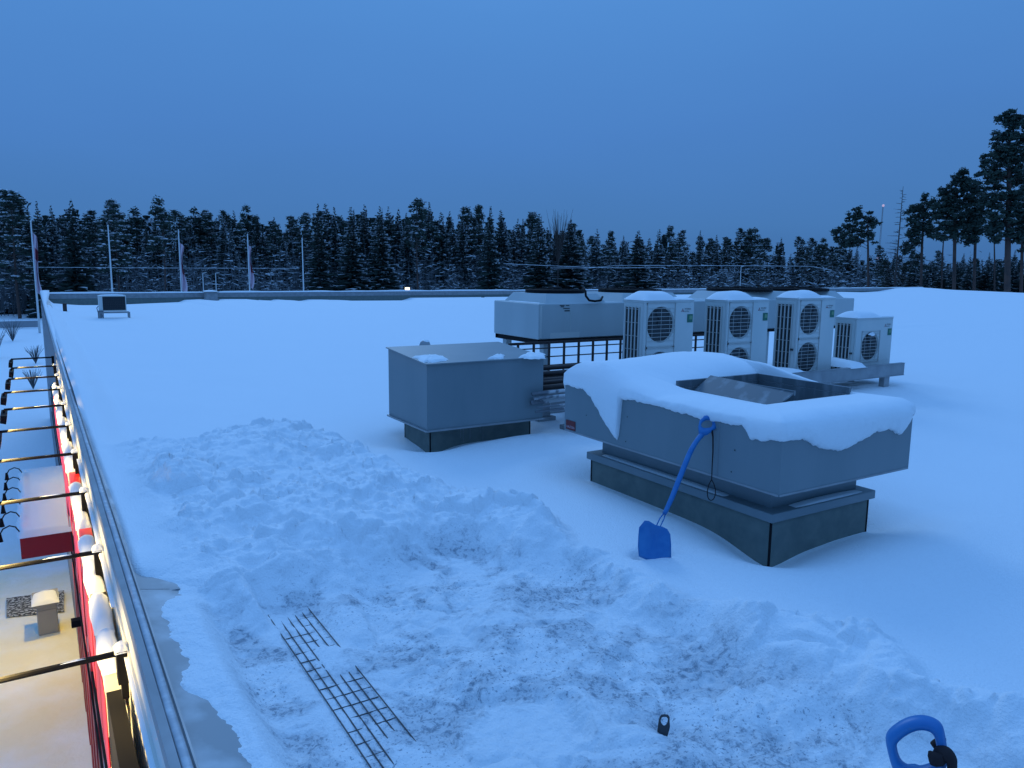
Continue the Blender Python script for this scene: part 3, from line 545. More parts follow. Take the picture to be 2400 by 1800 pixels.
k = MB(); k.hexa([(4.93, 4.58, .78), (4.93, 3.76, .78), (5.34, 3.76, .70), (5.34, 4.58, .70), (4.93, 4.58, .79), (4.93, 3.76, .79), (5.34, 3.76, .71), (5.34, 4.58, .71)]); k.build('damper_blade', M['grey_in'], r)
k = MB(); k.box(x0+.006, y0-.0035, zb-.002, x1-.006, y0-.0005, zb+.012); k.box(x0-.0035, y0+.006, zb-.002, x0-.0005, y1-.006, zb+.012); k.box(x0-.0015, y0+.54, zb+.02, x0-.0005, y0+.543, zt_); k.build('fold', M['galv'], r)
k = MB()
for yy_, zz in ((4.75, .70), (4.76, .49), (5.3, .62), (3.6, .66), (3.62, .50)): k.lathe([(0, -.003), (.006, -.003), (.006, 0)], (0, 0, 0), 8, axis='z'); k.v[-24:] = [(x0-.0035+abs(q_[2])*0, yy_+q_[0], zz+q_[1]) for q_ in k.v[-24:]]
k.build('rivet', M['dark'], r)
# red maker's badge on the left face
k = MB(); ya, yb, za, zc = y1-.03, y1-.17, .445, .530; k.box(x0-.006, yb, za, x0-.001, ya, zc); bd = k.build('badge', M['badge'], r)
k = MB(); vs_, fs_ = text_mesh('HALTON', .040)
k.raw([(x0-.0075, ya-.012-v[0]*.74, za+.016+v[1]*.8) for v in vs_], [f for f in fs_]); k.build('badge_text', M['flagw'], bd)
# snow cap: rings from the opening rim over the top and down the sides
def cap_ring(n_s=900):
    S = []; W_, D_ = x1-x0, y1-y0; per = 2*(W_+D_)
    for i in range(n_s):
        s = i/n_s*per
        if s < D_: p_ = (x0, y1-s); nrm = (-1, 0); u = ('L', 1-s/D_)          # left face, u = 1 far .. 0 near corner
        elif s < D_+W_: p_ = (x0+(s-D_), y0); nrm = (0, -1); u = ('F', (s-D_)/W_)
        elif s < 2*D_+W_: p_ = (x1, y0+(s-D_-W_)); nrm = (1, 0); u = ('R', (s-D_-W_)/D_)
        else: p_ = (x1-(s-2*D_-W_), y1); nrm = (0, 1); u = ('B', (s-2*D_-W_)/W_)
        S.append((p_, nrm, u))
    return S
# hanging edge heights traced on the two visible faces
LF = [(1325, 903), (1345, 908), (1365, 913), (1385, 935), (1400, 962), (1420, 1000), (1443, 1035), (1446, 1026), (1449, 1000), (1452, 965), (1455, 935), (1470, 937), (1520, 948), (1580, 965), (1640, 984), (1690, 992), (1738, 998), (1750, 1015), (1757, 1033), (1800, 1031), (1828, 1034)]
FF = [(1828, 1034), (1860, 1034), (1885, 1033), (1905, 1042), (1935, 1055), (1965, 1059), (1990, 1050), (2020, 1032), (2055, 1013), (2085, 1007), (2100, 1012), (2112, 1019), (2122, 1005), (2132, 990), (2137, 975)]
lf = sorted([(ax(a, b_, x0-.02)[1], ax(a, b_, x0-.02)[2]) for a, b_ in LF]); ff = sorted([(ay(a, b_, y0-.02)[0], ay(a, b_, y0-.02)[2]) for a, b_ in FF])
def dropz(p_, u):
    if u[0] == 'L': z_ = np.interp(p_[1], [q_[0] for q_ in lf], [q_[1] for q_ in lf])
    elif u[0] == 'F': z_ = np.interp(p_[0], [q_[0] for q_ in ff], [q_[1] for q_ in ff])
    else: z_ = zt_-.03-.04*math.sin(u[1]*9)
    return min(z_, zt_-.004)
RING = cap_ring(); rows = []
def crest(x, y):     # height of the snow on the hood
    aR = np.interp(y, [3.2, 3.7, 4.05, 4.35, 4.6, 5.1, 5.63], [.085, .07, .11, .15, .20, .245, .23]); aL = np.interp(y, [3.2, 3.8, 4.4, 4.8, 5.2, 5.63], [.08, .065, .055, .12, .21, .20])
    k_ = sstep(4.5, 5.3, x); a = aR*k_+aL*(1-k_)
    return float(a)
for (p_, nrm, u) in RING:
    ix = min(max(p_[0], ox0-.015), ox1+.02); iy = min(max(p_[1], oy0-.015), oy1+.02)
    # blend corners of the inner rim toward proportional position
    fx = (p_[0]-x0)/(x1-x0); fy = (p_[1]-y0)/(y1-y0); kx = ox0-.01+(ox1-ox0+.02)*fx; ky = oy0-.01+(oy1-oy0+.02)*fy
    ix, iy = kx, ky; row = []
    wob = float(fbm(np.array([p_[0]*4]), np.array([p_[1]*4]), 3, 61)[0]); wob2 = float(fbm(np.array([p_[0]*14]), np.array([p_[1]*14]), 3, 62)[0])
    row.append((ix, iy, .86))
    for t in (0, .06, .16, .3, .45, .6, .72, .82, .9, .96, 1.0):
        X_ = ix+(p_[0]-ix)*t; Y_ = iy+(p_[1]-iy)*t; h = crest(X_, Y_)
        inner = .55+.45*math.sin(min(1, t/.25)*math.pi/2); outer = math.sin(min(1, max(0, (1.05-t)/.26))*math.pi/2)**.8
        Z_ = zt_ + .022 + h*inner*outer + .03*float(fbm(np.array([X_*2.5]), np.array([Y_*2.5]), 3, 63)[0]) + .007*float(fbm(np.array([X_*16]), np.array([Y_*16]), 3, 67)[0])
        if t == 0: Z_ = max(Z_-.02, .925)
        off = .012*(t > .9)
        row.append((X_+nrm[0]*off*1.5, Y_+nrm[1]*off*1.5, Z_))
    zd = dropz(p_, u) + .022*wob2 + .020*float(fbm(np.array([p_[0]*40]), np.array([p_[1]*40]), 2, 66)[0]); d = zt_-zd; lipo = .020+.022*min(1, d/.12)+.014*wob
    for q_, o_ in ((.0, 1.0), (.25, 1.1), (.5, 1.05), (.75, .9), (.93, .6), (1.0, .12)):
        zz = zt_+.025-(zt_+.025-zd)*q_; w3 = .014*float(fbm(np.array([p_[0]*22+zz*3]), np.array([p_[1]*22+zz*22]), 3, 64)[0])
        row.append((p_[0]+nrm[0]*(lipo*o_+w3), p_[1]+nrm[1]*(lipo*o_+w3), zz))
    row.append((p_[0]-nrm[0]*.002, p_[1]-nrm[1]*.002, zd+.004)); rows.append(row)
k = MB(); m_ = len(rows[0]); n_ = len(rows)
k.raw([p_ for rw in rows for p_ in rw], [(j*m_+i, ((j+1) % n_)*m_+i, ((j+1) % n_)*m_+i+1, j*m_+i+1) for j in range(n_) for i in range(m_-1)]); so_ = k.build('snow_cap', M['snow'], r, smooth=True)
k = MB(); blob(k, [np.array(v) for v in ((4.63, 3.86, .83), (4.70, 3.82, .88), (4.72, 4.05, .89), (4.66, 4.12, .86))], .008, 3); k.build('snow', M['snow'], fl, smooth=True)

# ------------------------------------------------------------------ blue shovel leaning on the hood
r = empty('snow_shovel', (3.46, 3.72, 0), 'blue plastic snow shovel with looped black strap, leaning on the large ventilator', 'snow shovel')
hz_s = 0
def lerp(a, b_, t): return a+(b_-a)*t
bb, tt = np.array([3.47, 3.70, 0.]), np.array([4.03, 3.84, .80])
def shp(px, py):       # point on the leaning plane of the shovel (contains bb, tt and the sideways direction)
    side = np.array([Rv[0], Rv[1], 0]); nrm = np.cross(tt-bb, side); d = ray(px, py); return CAM+d*(((bb-CAM)@nrm)/(d@nrm))
nrm_s = np.cross(tt-bb, np.array([Rv[0], Rv[1], 0])); nrm_s = nrm_s/np.linalg.norm(nrm_s); nrm_s = nrm_s if nrm_s@(CAM-bb) > 0 else -nrm_s
path = [(1528, 1262), (1541, 1238), (1557, 1205), (1574, 1168), (1591, 1125), (1607, 1085), (1620, 1055), (1634, 1032), (1645, 1019)]
k = MB(); pts = smooth_path([shp(*q_) for q_ in path[2:]]); k.tube(pts, list(np.interp(np.linspace(0, 1, len(pts)), np.linspace(0, 1, 7), [.015, .018, .019, .0195, .019, .018, .020])), 10)
for s_ in (-1, 1): k.tube([shp(1541+s_*5, 1238), shp(1551+s_*5, 1216), shp(1558+s_*2, 1202)], [.0045, .0045, .006], 6)
k.build('shaft', M['blue'], r, smooth=True)
outer = [(1638, 1022), (1637, 1000), (1640, 985), (1650, 975), (1664, 974), (1676, 980), (1681, 992), (1678, 1004), (1668, 1012), (1658, 1019), (1648, 1022)]
inner = [(1643, 999), (1643, 995), (1647, 989), (1654, 985), (1663, 984), (1669, 988), (1670, 994), (1668, 1000), (1662, 1003), (1654, 1004), (1647, 1003)]
def plate(k, outer, inner, fn, nr_, th, mi=0):
    n_ = len(outer); V = []
    for s_, b_ in ((1, 0), (-1, 0)):
        pass
    rows_ = []
    for P_, off in ((inner, -th*.55), (inner, th*.55), ('m', th), (outer, th*.55), (outer, -th*.55), ('m', -th)):
        if P_ == 'm': P_ = [((a[0]+b_[0])/2, (a[1]+b_[1])/2) for a, b_ in zip(inner, outer)]
        rows_.append([fn(*q_)+nr_*off for q_ in P_])
    V = [p_ for rw in rows_ for p_ in rw]; F = [(a*n_+i, a*n_+(i+1) % n_, ((a+1) % 6)*n_+(i+1) % n_, ((a+1) % 6)*n_+i) for a in range(6) for i in range(n_)]
    k.raw(V, F, mi)
k = MB(); plate(k, outer, inner, shp, nrm_s, .014); k.build('grip', M['blue'], r, smooth=True)
# blade: slightly dished plate with a centre rib
bl = [(1511, 1220), (1521, 1221), (1536, 1230), (1552, 1234), (1564, 1240), (1571, 1252), (1573, 1275), (1573, 1303), (1566, 1312), (1550, 1312), (1534, 1312), (1515, 1306), (1497, 1298), (1495, 1280), (1496, 1256), (1498, 1236)]
bl = [(a, b_+(6 if b_ > 1290 else 0)) for a, b_ in bl]
c_ = (1533, 1268); nb = len(bl); V = []; rings = 6
for s_ in (1, -1):
    for q_ in range(rings+1):
        for a, b_ in bl:
            u = q_/rings; px, py = c_[0]+(a-c_[0])*u, c_[1]+(b_-c_[1])*u
            base = ax(px, py, 3.48) if False else None
            nrmB = np.array([-.55, -.80, .22]); nrmB = nrmB/np.linalg.norm(nrmB); d = ray(px, py); P0 = az(1534, 1302, hz(3.46, 3.62)+.01); p_ = CAM+d*(((P0-CAM)@nrmB)/(d@nrmB))
            dish = -.014*(1-u*u) + .010*math.exp(-((px-1533)/5)**2) + .010*math.exp(-((px-1527)/4)**2-((py-1254)/12)**2)*-1
            V.append(p_+nrmB*(dish+s_*.0025))
F = []
for s_ in (0, 1):
    o_ = s_*(rings+1)*nb
    for q_ in range(rings):
        for i in range(nb):
            f = (o_+q_*nb+i, o_+q_*nb+(i+1) % nb, o_+(q_+1)*nb+(i+1) % nb, o_+(q_+1)*nb+i); F.append(f if s_ == 0 else f[::-1])
for i in range(nb): F.append((rings*nb+i, rings*nb+(i+1) % nb, (2*rings+1)*nb+(i+1) % nb, (2*rings+1)*nb+i))
k = MB(); k.raw(V, F); k.build('blade', M['blue'], r, smooth=True)
k = MB(); S = [(1663, 1003), (1669, 1010), (1671, 1025), (1671, 1060), (1669, 1095), (1668, 1125)]
fs3 = lambda a, b_: shp(1665, 1003) + (ax(a, b_, 4.03)-ax(1665, 1003, 4.03))
k.tube([fs3(*q_) for q_ in S], [.009, .008, .0055, .005, .004, .0035], 6)
loop = [(1668, 1125), (1661, 1138), (1658, 1155), (1660, 1169), (1667, 1174), (1674, 1168), (1677, 1153), (1674, 1138), (1668, 1125)]; k.tube(smooth_path([fs3(*q_) for q_ in loop]), .0035, 6)
k.build('strap', M['strap'], r, smooth=True)

# ------------------------------------------------------------------ second shovel standing in the snow close to the camera
r = empty('snow_shovel', (1.0, .62, -.17), 'blue shovel standing at the bottom right, black strap tied on its D-shaped grip', 'snow shovel')
ND = 1.02; nF = -(ray(2180, 1740)); nF = np.array([nF[0], nF[1], nF[2]*.4]); nF /= np.linalg.norm(nF); P0 = ad(2180, 1740, ND)
def g2(px, py): d = ray(px, py); return CAM+d*(((P0-CAM)@nF)/(d@nF))
Z5 = lambda L: [(1800+a/3.318, 1300+b_/3.318) for a, b_ in L]
outer = Z5([(905, 1388), (960, 1335), (1030, 1285), (1105, 1254), (1185, 1243), (1265, 1256), (1330, 1288), (1368, 1335), (1380, 1410), (1395, 1490), (1402, 1570), (1400, 1650), (1345, 1705), (1280, 1745), (1185, 1770), (1090, 1765), (1010, 1730), (965, 1660), (940, 1570), (918, 1480)])
inner = Z5([(1002, 1478), (1018, 1452), (1052, 1422), (1095, 1392), (1150, 1368), (1200, 1360), (1250, 1370), (1282, 1392), (1296, 1425), (1304, 1465), (1312, 1510), (1318, 1555), (1300, 1595), (1262, 1622), (1180, 1645), (1110, 1642), (1060, 1622), (1030, 1590), (1014, 1550), (1005, 1510)])
k = MB(); plate(k, outer, inner, g2, nF, .017); gp = k.build('grip', M['blue'], r, smooth=True)
m_ = gp.modifiers.new('s', 'SUBSURF'); m_.levels = 2; m_.render_levels = 2
a = g2(*Z5([(1190, 1745)])[0]); k = MB(); k.tube([a, a+(0.005, .01, -.15), a+(.01, .03, -.45), a+(.02, .08, -.72)], [.03, .019, .019, .018], 12); k.build('shaft', M['blue'], r, smooth=True)
k = MB(); q0 = a+np.array((.02, .08, -.70)); k.hexa([(q0[0]-.17, q0[1]-.01, q0[2]-.32), (q0[0]+.17, q0[1]-.01, q0[2]-.32), (q0[0]+.17, q0[1]+.0, q0[2]-.32), (q0[0]-.17, q0[1]+.0, q0[2]-.32), (q0[0]-.15, q0[1], q0[2]), (q0[0]+.15, q0[1], q0[2]), (q0[0]+.15, q0[1]+.01, q0[2]), (q0[0]-.15, q0[1]+.01, q0[2])]); k.build('blade', M['blue'], r)
k = MB(); kn = Z5([(1305, 1540), (1340, 1515), (1385, 1520), (1420, 1560), (1432, 1600), (1430, 1680), (1428, 1790)])
sp_ = smooth_path([g2(*q_)+nF*.017 for q_ in kn]); k.tube(sp_, list(np.interp(np.linspace(0, 1, len(sp_)), np.linspace(0, 1, 7), [.006, .012, .0125, .0105, .0082, .0078, .0078])), 12, flat=.7); k.tube(smooth_path([g2(*q_)-nF*.018 for q_ in kn[:3]]), .010, 8)
k.tube([g2(*Z5([(1315, 1510)])[0])+nF*.022, g2(*Z5([(1310, 1530)])[0])+nF*.024, g2(*Z5([(1320, 1575)])[0])+nF*.022], .010, 8); k.build('strap', M['strap'], r, smooth=True)

# ------------------------------------------------------------------ lifting eye in the trodden snow
pz = az(1556, 1724, -.13); r = empty('lifting_eye', (pz[0], pz[1], -.16), 'dark steel eye fitting with a heart-shaped hole sticking up from the trodden snow', 'eye bolt')
nE = CAM-pz; nE[2] *= .45; nE /= np.linalg.norm(nE)
def ge(px, py): d = ray(px, py); return CAM+d*(((pz-CAM)@nE)/(d@nE))
ZE = lambda L: [(1000+a/2.458, 1200+b_/2.458) for a, b_ in L]
outer = ZE([(1337, 1200), (1342, 1180), (1352, 1168), (1370, 1165), (1390, 1168), (1400, 1182), (1400, 1205), (1402, 1235), (1398, 1255), (1385, 1300), (1360, 1308), (1340, 1300), (1328, 1262), (1332, 1230)])
inner = ZE([(1348, 1200), (1350, 1190), (1356, 1182), (1368, 1178), (1382, 1180), (1390, 1190), (1389, 1202), (1386, 1214), (1380, 1224), (1372, 1230), (1364, 1230), (1358, 1224), (1352, 1216), (1349, 1208)])
k = MB(); plate(k, outer, inner, ge, nE, .006); k.build('eye', M['ink'], r)

# ------------------------------------------------------------------ wire cable tray on the roof
r = empty('cable_tray', (1.15, 3.4, -.17), 'dark wire-mesh cable tray half buried in the trodden snow beside the parapet', 'cable tray')
k = MB(); xs_ = [1.035+.046*i for i in range(6)]
zt2 = lambda y: -.127+.003*math.sin(y*2.3)
for i, xx in enumerate(xs_): k.tube([(xx, y, zt2(y)+(.0 if 0 < i < 5 else .006)) for y in np.arange(1.2, 4.75, .15)], .0034, 5)
for j in range(36): y = 1.2+j*.1; k.tube([(xs_[0], y, zt2(y)-.0045), (xs_[-1], y, zt2(y)-.0045)], .0028, 5)
k.build('mesh', M['ink'], r)

# ------------------------------------------------------------------ steel platform with pipes
r = empty('steel_platform', (8.5, 7.6, 0), 'low galvanised steel frame with pipes that carries the four outdoor units', 'platform')
for a, b_ in ((5.0, 12.05),):
    k = MB(); k.box(a, 7.16, .24, b_, 7.165, .44); k.box(a, 7.15, .435, b_, 7.22, .442); k.box(a, 7.15, .238, b_, 7.22, .244); k.build('front_beam', M['galv'], r)
    k = MB(); k.box(a, 7.86, .24, b_, 7.90, .40); k.build('rear_beam', M['galv'], r)
for x in (6.55, 7.5, 8.05, 9.05, 9.58, 10.55, 11.0, 12.0): k = MB(); k.box(x-.02, 7.23, .26, x+.03, 7.85, .30); k.build('cross_bar', M['rail'], r)
for x in (5.3, 8.4, 11.55):
    for y in (7.18, 7.8): k = MB(); k.box(x, y, -.3, x+.14, y+.09, .24); k.box(x-.06, y-.04, -.02, x+.2, y+.13, .06, mi=0); k.build('foot', M['galv'], r)
for i, (y, z, rr) in enumerate(((7.1, .50, .022), (7.06, .455, .018), (7.12, .40, .03), (7.3, .52, .03), (7.45, .55, .025), (7.0, .36, .012), (7.02, .31, .015))):
    k = MB(); k.tube([(4.7, y, z), (5.6, y, z+.01), (6.5, y, z), (7.4, y, z-.01)], rr, 8); k.build('pipe', M['insul'] if i in (0, 1, 2, 5, 6) else M['rail'], r, smooth=True)
for i, (y, z, rr) in enumerate(((7.7, .62, .035), (7.8, .55, .04), (7.9, .66, .03), (7.6, .54, .05))): k = MB(); k.tube([(4.6, y, z), (9, y, z)], rr, 8); k.build('pipe', M['rail'], r, smooth=True)
for q_ in ((9.15, 9.55, 7.15, 7.6, .46, .05, 2, .0, 6, 8), (10.62, 11.0, 7.16, 7.9, .44, .14, 4, .03, 8, 10), (7.6, 8.0, 7.16, 7.9, .44, .1, 4, .03, 8, 10), (5.9, 6.5, 7.5, 8.3, .60, .06, 6, .02, 10, 8)): k = MB(); lump(k, *q_); k.build('snow', M['snow'], r, smooth=True)

r = empty('cable_ladder', (7.0, 8.6, .5), 'dark brown ladder-like rail of crossing steel bars between the grey box and the outdoor units', 'cable ladder')
k = MB()
for z, hh in ((.885, .035), (.82, .014), (.70, .014), (.575, .02)): k.box(5.3, 8.58, z, 9.6, 8.60, z+hh)
k.build('rail', M['rail'], r)
for i in range(16): x = 5.42+.252*i; k = MB(); k.box(x, 8.56, .46, x+.03, 8.58, .90); k.build('rung', M['rail'], r)
k = MB(); k.box(5.3, 8.5, .36, 9.6, 8.75, .45); k.build('tray', M['rail'], r)

# ------------------------------------------------------------------ long condenser with fans on top
r = empty('air_cooled_condenser', (9.6, 9.6, 0), 'long grey condenser casing on legs with four black fans on top behind the outdoor units', 'condenser')
cx0_, cx1_, cyA, cyB, cz0, cz1 = 6.05, 13.3, 9.0, 10.25, .90, 1.41
k = MB(); k.box(cx0_, cyA, cz0, cx1_, cyB, cz1, bev=.012); k.build('casing', M['ac2'], r)
k = MB()
for x in (6.6, 8.4, 10.2, 12.0): k.box(x, cyA-.004, cz0+.02, x+.008, cyA-.0005, cz1-.02)
k.box(cx0_+.02, cyA-.006, cz0+.02, cx0_+.05, cyA-.001, cz1-.03); k.box(cx0_+.2, cyA-.003, cz0+.01, cx0_+.72, cyA-.0007, cz0+.09); k.build('panel_seam', M['ac'], r)
k = MB(); k.box(cx0_+.03, cyA+.02, cz0-.07, cx0_+.09, cyB, cz0-.005); k.box(cx0_+.03, cyA+.0, cz0-.05, cx1_, cyA+.06, cz0-.003); k.box(cx0_+.03, cyB-.07, cz0-.05, cx1_, cyB-.01, cz0-.003); k.build('base_rail', M['black'], r)
for x in (6.18, 8.6, 10.9, 13.1):
    for y in (cyA+.06, cyB-.16): k = MB(); k.box(x, y, -.3, x+.10, y+.10, cz0-.05); k.build('leg', M['ac2'], r)
fans = [(1250, 1369), (1427, 1545), (1689, 1798), (1816, 1924)]
for a, b_ in fans:
    xa, xb = ay(a, 678, 9.5)[0], ay(b_, 678, 9.5)[0]; xm = (xa+xb)/2; R_ = (xb-xa)/2*.96
    k = MB(); w1, w0 = R_*1.02, R_*1.22; yc = 9.62
    k.hexa([(xm-w0, yc-.56, cz1-.002), (xm+w0, yc-.56, cz1-.002), (xm+w0, yc+.56, cz1-.002), (xm-w0, yc+.56, cz1-.002), (xm-w1, yc-.45, cz1+.13), (xm+w1, yc-.45, cz1+.13), (xm+w1, yc+.45, cz1+.13), (xm-w1, yc+.45, cz1+.13)]); k.build('fan_shroud', M['ac2'], r)
    k = MB(); k.lathe([(R_, .0), (R_, .045), (R_*.97, .05), (R_*.97, .02), (.12, .02), (.12, .05), (.10, .085), (0, .09)], (xm, yc, cz1+.132), 28)
    for q_ in range(4): k.lathe([(R_*(.25+.2*q_), .045), (R_*(.25+.2*q_)+.012, .050), (R_*(.25+.2*q_), .055)], (xm, yc, cz1+.132), 24)
    for q_ in range(8): an = q_*math.pi/4; k.tube([(xm, yc, cz1+.20), (xm+R_*math.cos(an), yc+R_*math.sin(an), cz1+.178)], .007, 5)
    k.build('fan', M['black'], r)
k = MB(); p0 = ay(1369, 682, 9.15); k.tube([ay(1366, 676, 9.1), ay(1372, 682, 9.0), ay(1373, 694, 8.96), ay(1381, 704, 8.95), ay(1395, 706, 8.95), ay(1408, 704, 8.97), ay(1412, 696, 9.1)], .017, 7); k.build('hose', M['black'], r, smooth=True)
k = MB(); vs_, fs_ = text_mesh('ALFA LAVAL', .05) if False else ([], [])
for i, (a, b_, c, d) in enumerate(((1312, 715, 1323, 2), (1326, 715, 1334, 2), (1314, 718, 1322, 2), (1320, 722, 1335, 2), (1323, 727, 1335, 3))):
    p_ = ay(a, b_, cyA); q_ = ay(c, b_, cyA); k.box(p_[0], cyA-.004, p_[2]-.006*d, q_[0], cyA-.001, p_[2])
k.build('marking', M['ink'], r)
k = MB(); lump(k, cx0_+.06, cx0_+.6, cyA+.1, cyB-.1, cz1, .03, 1, .0, 8, 8); k.build('snow', M['snow'], r, smooth=True)
k = MB()
for a, b_, w_ in ((8.0, 9.1, .08), (11.2, 11.6, .05)): lump(k, a, b_, cyA+.02, cyA+.3, cz1, w_, a, .0, 10, 8)
k.build('snow', M['snow'], r, smooth=True)

# ------------------------------------------------------------------ four outdoor units
def diamonds(k, cx, cz, s, y):
    for an in (90, 210, 330):
        a = math.radians(an); u = (math.cos(a), math.sin(a)); v = (math.cos(a+math.pi/2), math.sin(a+math.pi/2))
        P = [(0, 0), (u[0]*s*.5+v[0]*s*.29, u[1]*s*.5+v[1]*s*.29), (u[0]*s, u[1]*s), (u[0]*s*.5-v[0]*s*.29, u[1]*s*.5-v[1]*s*.29)]
        k.poly([(cx+a_, y, cz+b_) for a_, b_ in P])
T1 = text_mesh('MITSUBISHI', .030); T2 = text_mesh('ELECTRIC', .026)
def outdoor(xl, yf, zb, W, H_, D, nf, label, fx=(.035, .62), seed=0, snow=.12):
    r = empty('outdoor_unit', (xl+W/2, yf+D/2, zb), label, 'outdoor unit', 'outdoor units in a row on the steel frame')
    zt = zb+H_; R_ = (fx[1]-fx[0])*W/2
    k = MB(); k.box(xl, yf+.03, zb, xl+W, yf+D, zt, bev=.012); k.box(xl-.006, yf-.004, zt-.045, xl+W+.006, yf+D+.004, zt, bev=.006)
    # front panel with round openings
    fx0, fx1 = xl+fx[0]*W, xl+fx[1]*W; side = fx1-fx0; cxs = (fx0+fx1)/2; N = 40
    cell = (H_-.075)/nf if nf > 1 else side*1.02; zc = [zb+.04+cell*(i+.5) for i in range(nf)] if nf > 1 else [zb+H_*.48]
    def rect_front(a, b_, c, d): k.poly([(a, yf, c), (b_, yf, c), (b_, yf, d), (a, yf, d)])
    rect_front(xl, fx0, zb, zt-.045); rect_front(fx1, xl+W, zb, zt-.045)
    zlo, zhi = zc[0]-cell/2, zc[-1]+cell/2; rect_front(fx0, fx1, zb, zlo); rect_front(fx0, fx1, zhi, zt-.045)
    k.poly([(xl, yf, zb), (xl, yf, zt-.045), (xl, yf+.03, zt-.045), (xl, yf+.03, zb)]); k.poly([(xl+W, yf, zb), (xl+W, yf+.03, zb), (xl+W, yf+.03, zt-.045), (xl+W, yf, zt-.045)])
    k.poly([(xl, yf, zb), (xl, yf+.03, zb), (xl+W, yf+.03, zb), (xl+W, yf, zb)])
    rr = min(side, cell)/2*.94
    for c in zc:
        hx, hz_ = side/2, cell/2
        for i in range(N):
            a0, a1 = 2*math.pi*i/N, 2*math.pi*(i+1)/N
            def sq(a): 
                ca, sa = math.cos(a), math.sin(a); s_ = min(hx/abs(ca) if abs(ca) > 1e-6 else 1e9, hz_/abs(sa) if abs(sa) > 1e-6 else 1e9); return (cxs+ca*s_, yf, c+sa*s_)
            def ci(a, y=yf, q=rr): return (cxs+math.cos(a)*q, y, c+math.sin(a)*q)
            k.poly([sq(a0), ci(a0), ci(a1), sq(a1)][::-1]); k.poly([ci(a0), ci(a0, yf+.035, rr*.93), ci(a1, yf+.035, rr*.93), ci(a1)][::-1])
        for (p_, q_) in (((fx0, c-hz_), (fx1, c-hz_)),): pass
    k.build('casing', M['ac'], r)
    for c in zc:
        k = MB(); k.lathe([(0, 0), (rr*.97, 0)], (cxs, yf+.025, c), 32, axis='y'); k.build('fan_well', M['dark'], r)
        k = MB()
        for q_ in range(3):
            a = q_*2.094+seed; P = [(cxs+math.cos(a+t)*rr*q2, yf+.02-.012*t, c+math.sin(a+t)*rr*q2) for q2, t in ((.18, 0), (.85, -.1), (.9, .5), (.8, 1.05), (.2, .7))]; k.poly(P)
        k.lathe([(0, -.004), (rr*.2, -.003), (rr*.22, .006)], (cxs, yf+.012, c), 16, axis='y'); k.build('fan', M['dark'], r)
        k = MB(); nw = 9
        for i in range(nw):
            zz = c-rr+2*rr*(i+.5)/nw; hw = side/2*.93; k.tube([(cxs-hw, yf-.008, zz), (cxs+hw, yf-.008, zz)], .0030, 5)
        for i in range(3): xx = cxs-side*.3+side*.3*i; k.tube([(xx, yf-.004, c-rr*.9), (xx, yf-.004, c+rr*.9)], .002, 4)
        hx, hz_ = side/2*.975, cell/2*.975
        for (a, b_, c2, d) in ((-hx, -hz_, hx, -hz_+.008), (-hx, hz_-.008, hx, hz_), (-hx, -hz_, -hx+.008, hz_), (hx-.008, -hz_, hx, hz_)): k.box(cxs+a, yf-.010, c+b_, cxs+c2, yf-.002, c+d)
        k.build('fan_guard', M['wire'], r)
    # left side louvres
    k = MB(); k.box(xl-.003, yf+.10, zb+.07, xl-.0005, yf+D-.05, zt-.11); k.build('side_coil', M['coil'], r)
    k = MB(); n5 = 4
    for i in range(n5+1): y = yf+.10+(D-.15)*i/n5; k.box(xl-.014, y-.010, zb+.06, xl-.0035, y+.010, zt-.10)
    for i in range(int(H_/.2)+1): zz = zb+.07+(H_-.2)*i/int(H_/.2); k.box(xl-.018, yf+.09, zz, xl-.015, yf+D-.04, zz+.006)
    k.build('side_guard', M['wire'], r)
    k = MB(); k.box(xl-.02, yf+.045, zb+H_*.36, xl-.003, yf+.09, zb+H_*.385); k.build('handle', M['dark'], r)
    k = MB(); k.box(xl+W+.001, yf+.06, zb+.2, xl+W+.03, yf+.1, zb+.24); k.build('valve', M['dark'], r)
    # marks: three-diamond emblem, two lines of lettering, green sticker
    lx = xl+W*.765 if nf > 1 else xl+W*.79; lz = zt-.145; k = MB(); diamonds(k, lx, lz-.005, .030, yf-.003); k.build('emblem', M['redink'], r)
    k = MB()
    for (vs_, fs_), dz in ((T1, .004), (T2, -.026)): k.raw([(lx+.032+v[0]*.74, yf-.003, lz+dz+v[1]) for v in vs_], fs_)
    k.build('lettering', M['ink'], r)
    gx0 = xl+W*.865 if nf > 1 else xl+W*.87; k = MB(); k.box(gx0, yf-.004, lz-.165, gx0+.10, yf-.001, lz-.055); st = k.build('sticker', M['green'], r)
    k = MB(); k.box(gx0+.035, yf-.006, lz-.125, gx0+.088, yf-.0045, lz-.075); k.build('sticker_print', M['greenl'], st)
    for a in (.14, .80): k = MB(); k.box(xl+W*a, yf-.02, zb-.045, xl+W*a+.09, yf+D+.02, zb-.002); k.box(xl+W*a+.01, yf-.03, zb-.05, xl+W*a+.08, yf+.03, zb-.02); k.build('foot', M['black'], r)
    k = MB()
    # snow: tall mound at the left, thin sheet at the right
    nu, nv = 26, 12; V = []
    for j in range(nv+1):
        for i in range(nu+1):
            u, v = i/nu, j/nv; x = xl-.015+(W+.03)*u; y = yf-.02+(D+.04)*v; e = (math.sin(math.pi*v)**.5 if 0 < v < 1 else 0)*(1 if 0 < u < 1 else 0)
            m = snow*(.5-.5*math.cos(min(1, max(0, u)/.16)*math.pi))*(.5+.5*math.cos(min(1, max(0, (u-.50)/.20))*math.pi)) + .030 + .02*float(fbm(np.array([x*5]), np.array([y*5]), 3, 70+seed)[0])
            V.append((x, y, zt-.012+m*e*1.0))
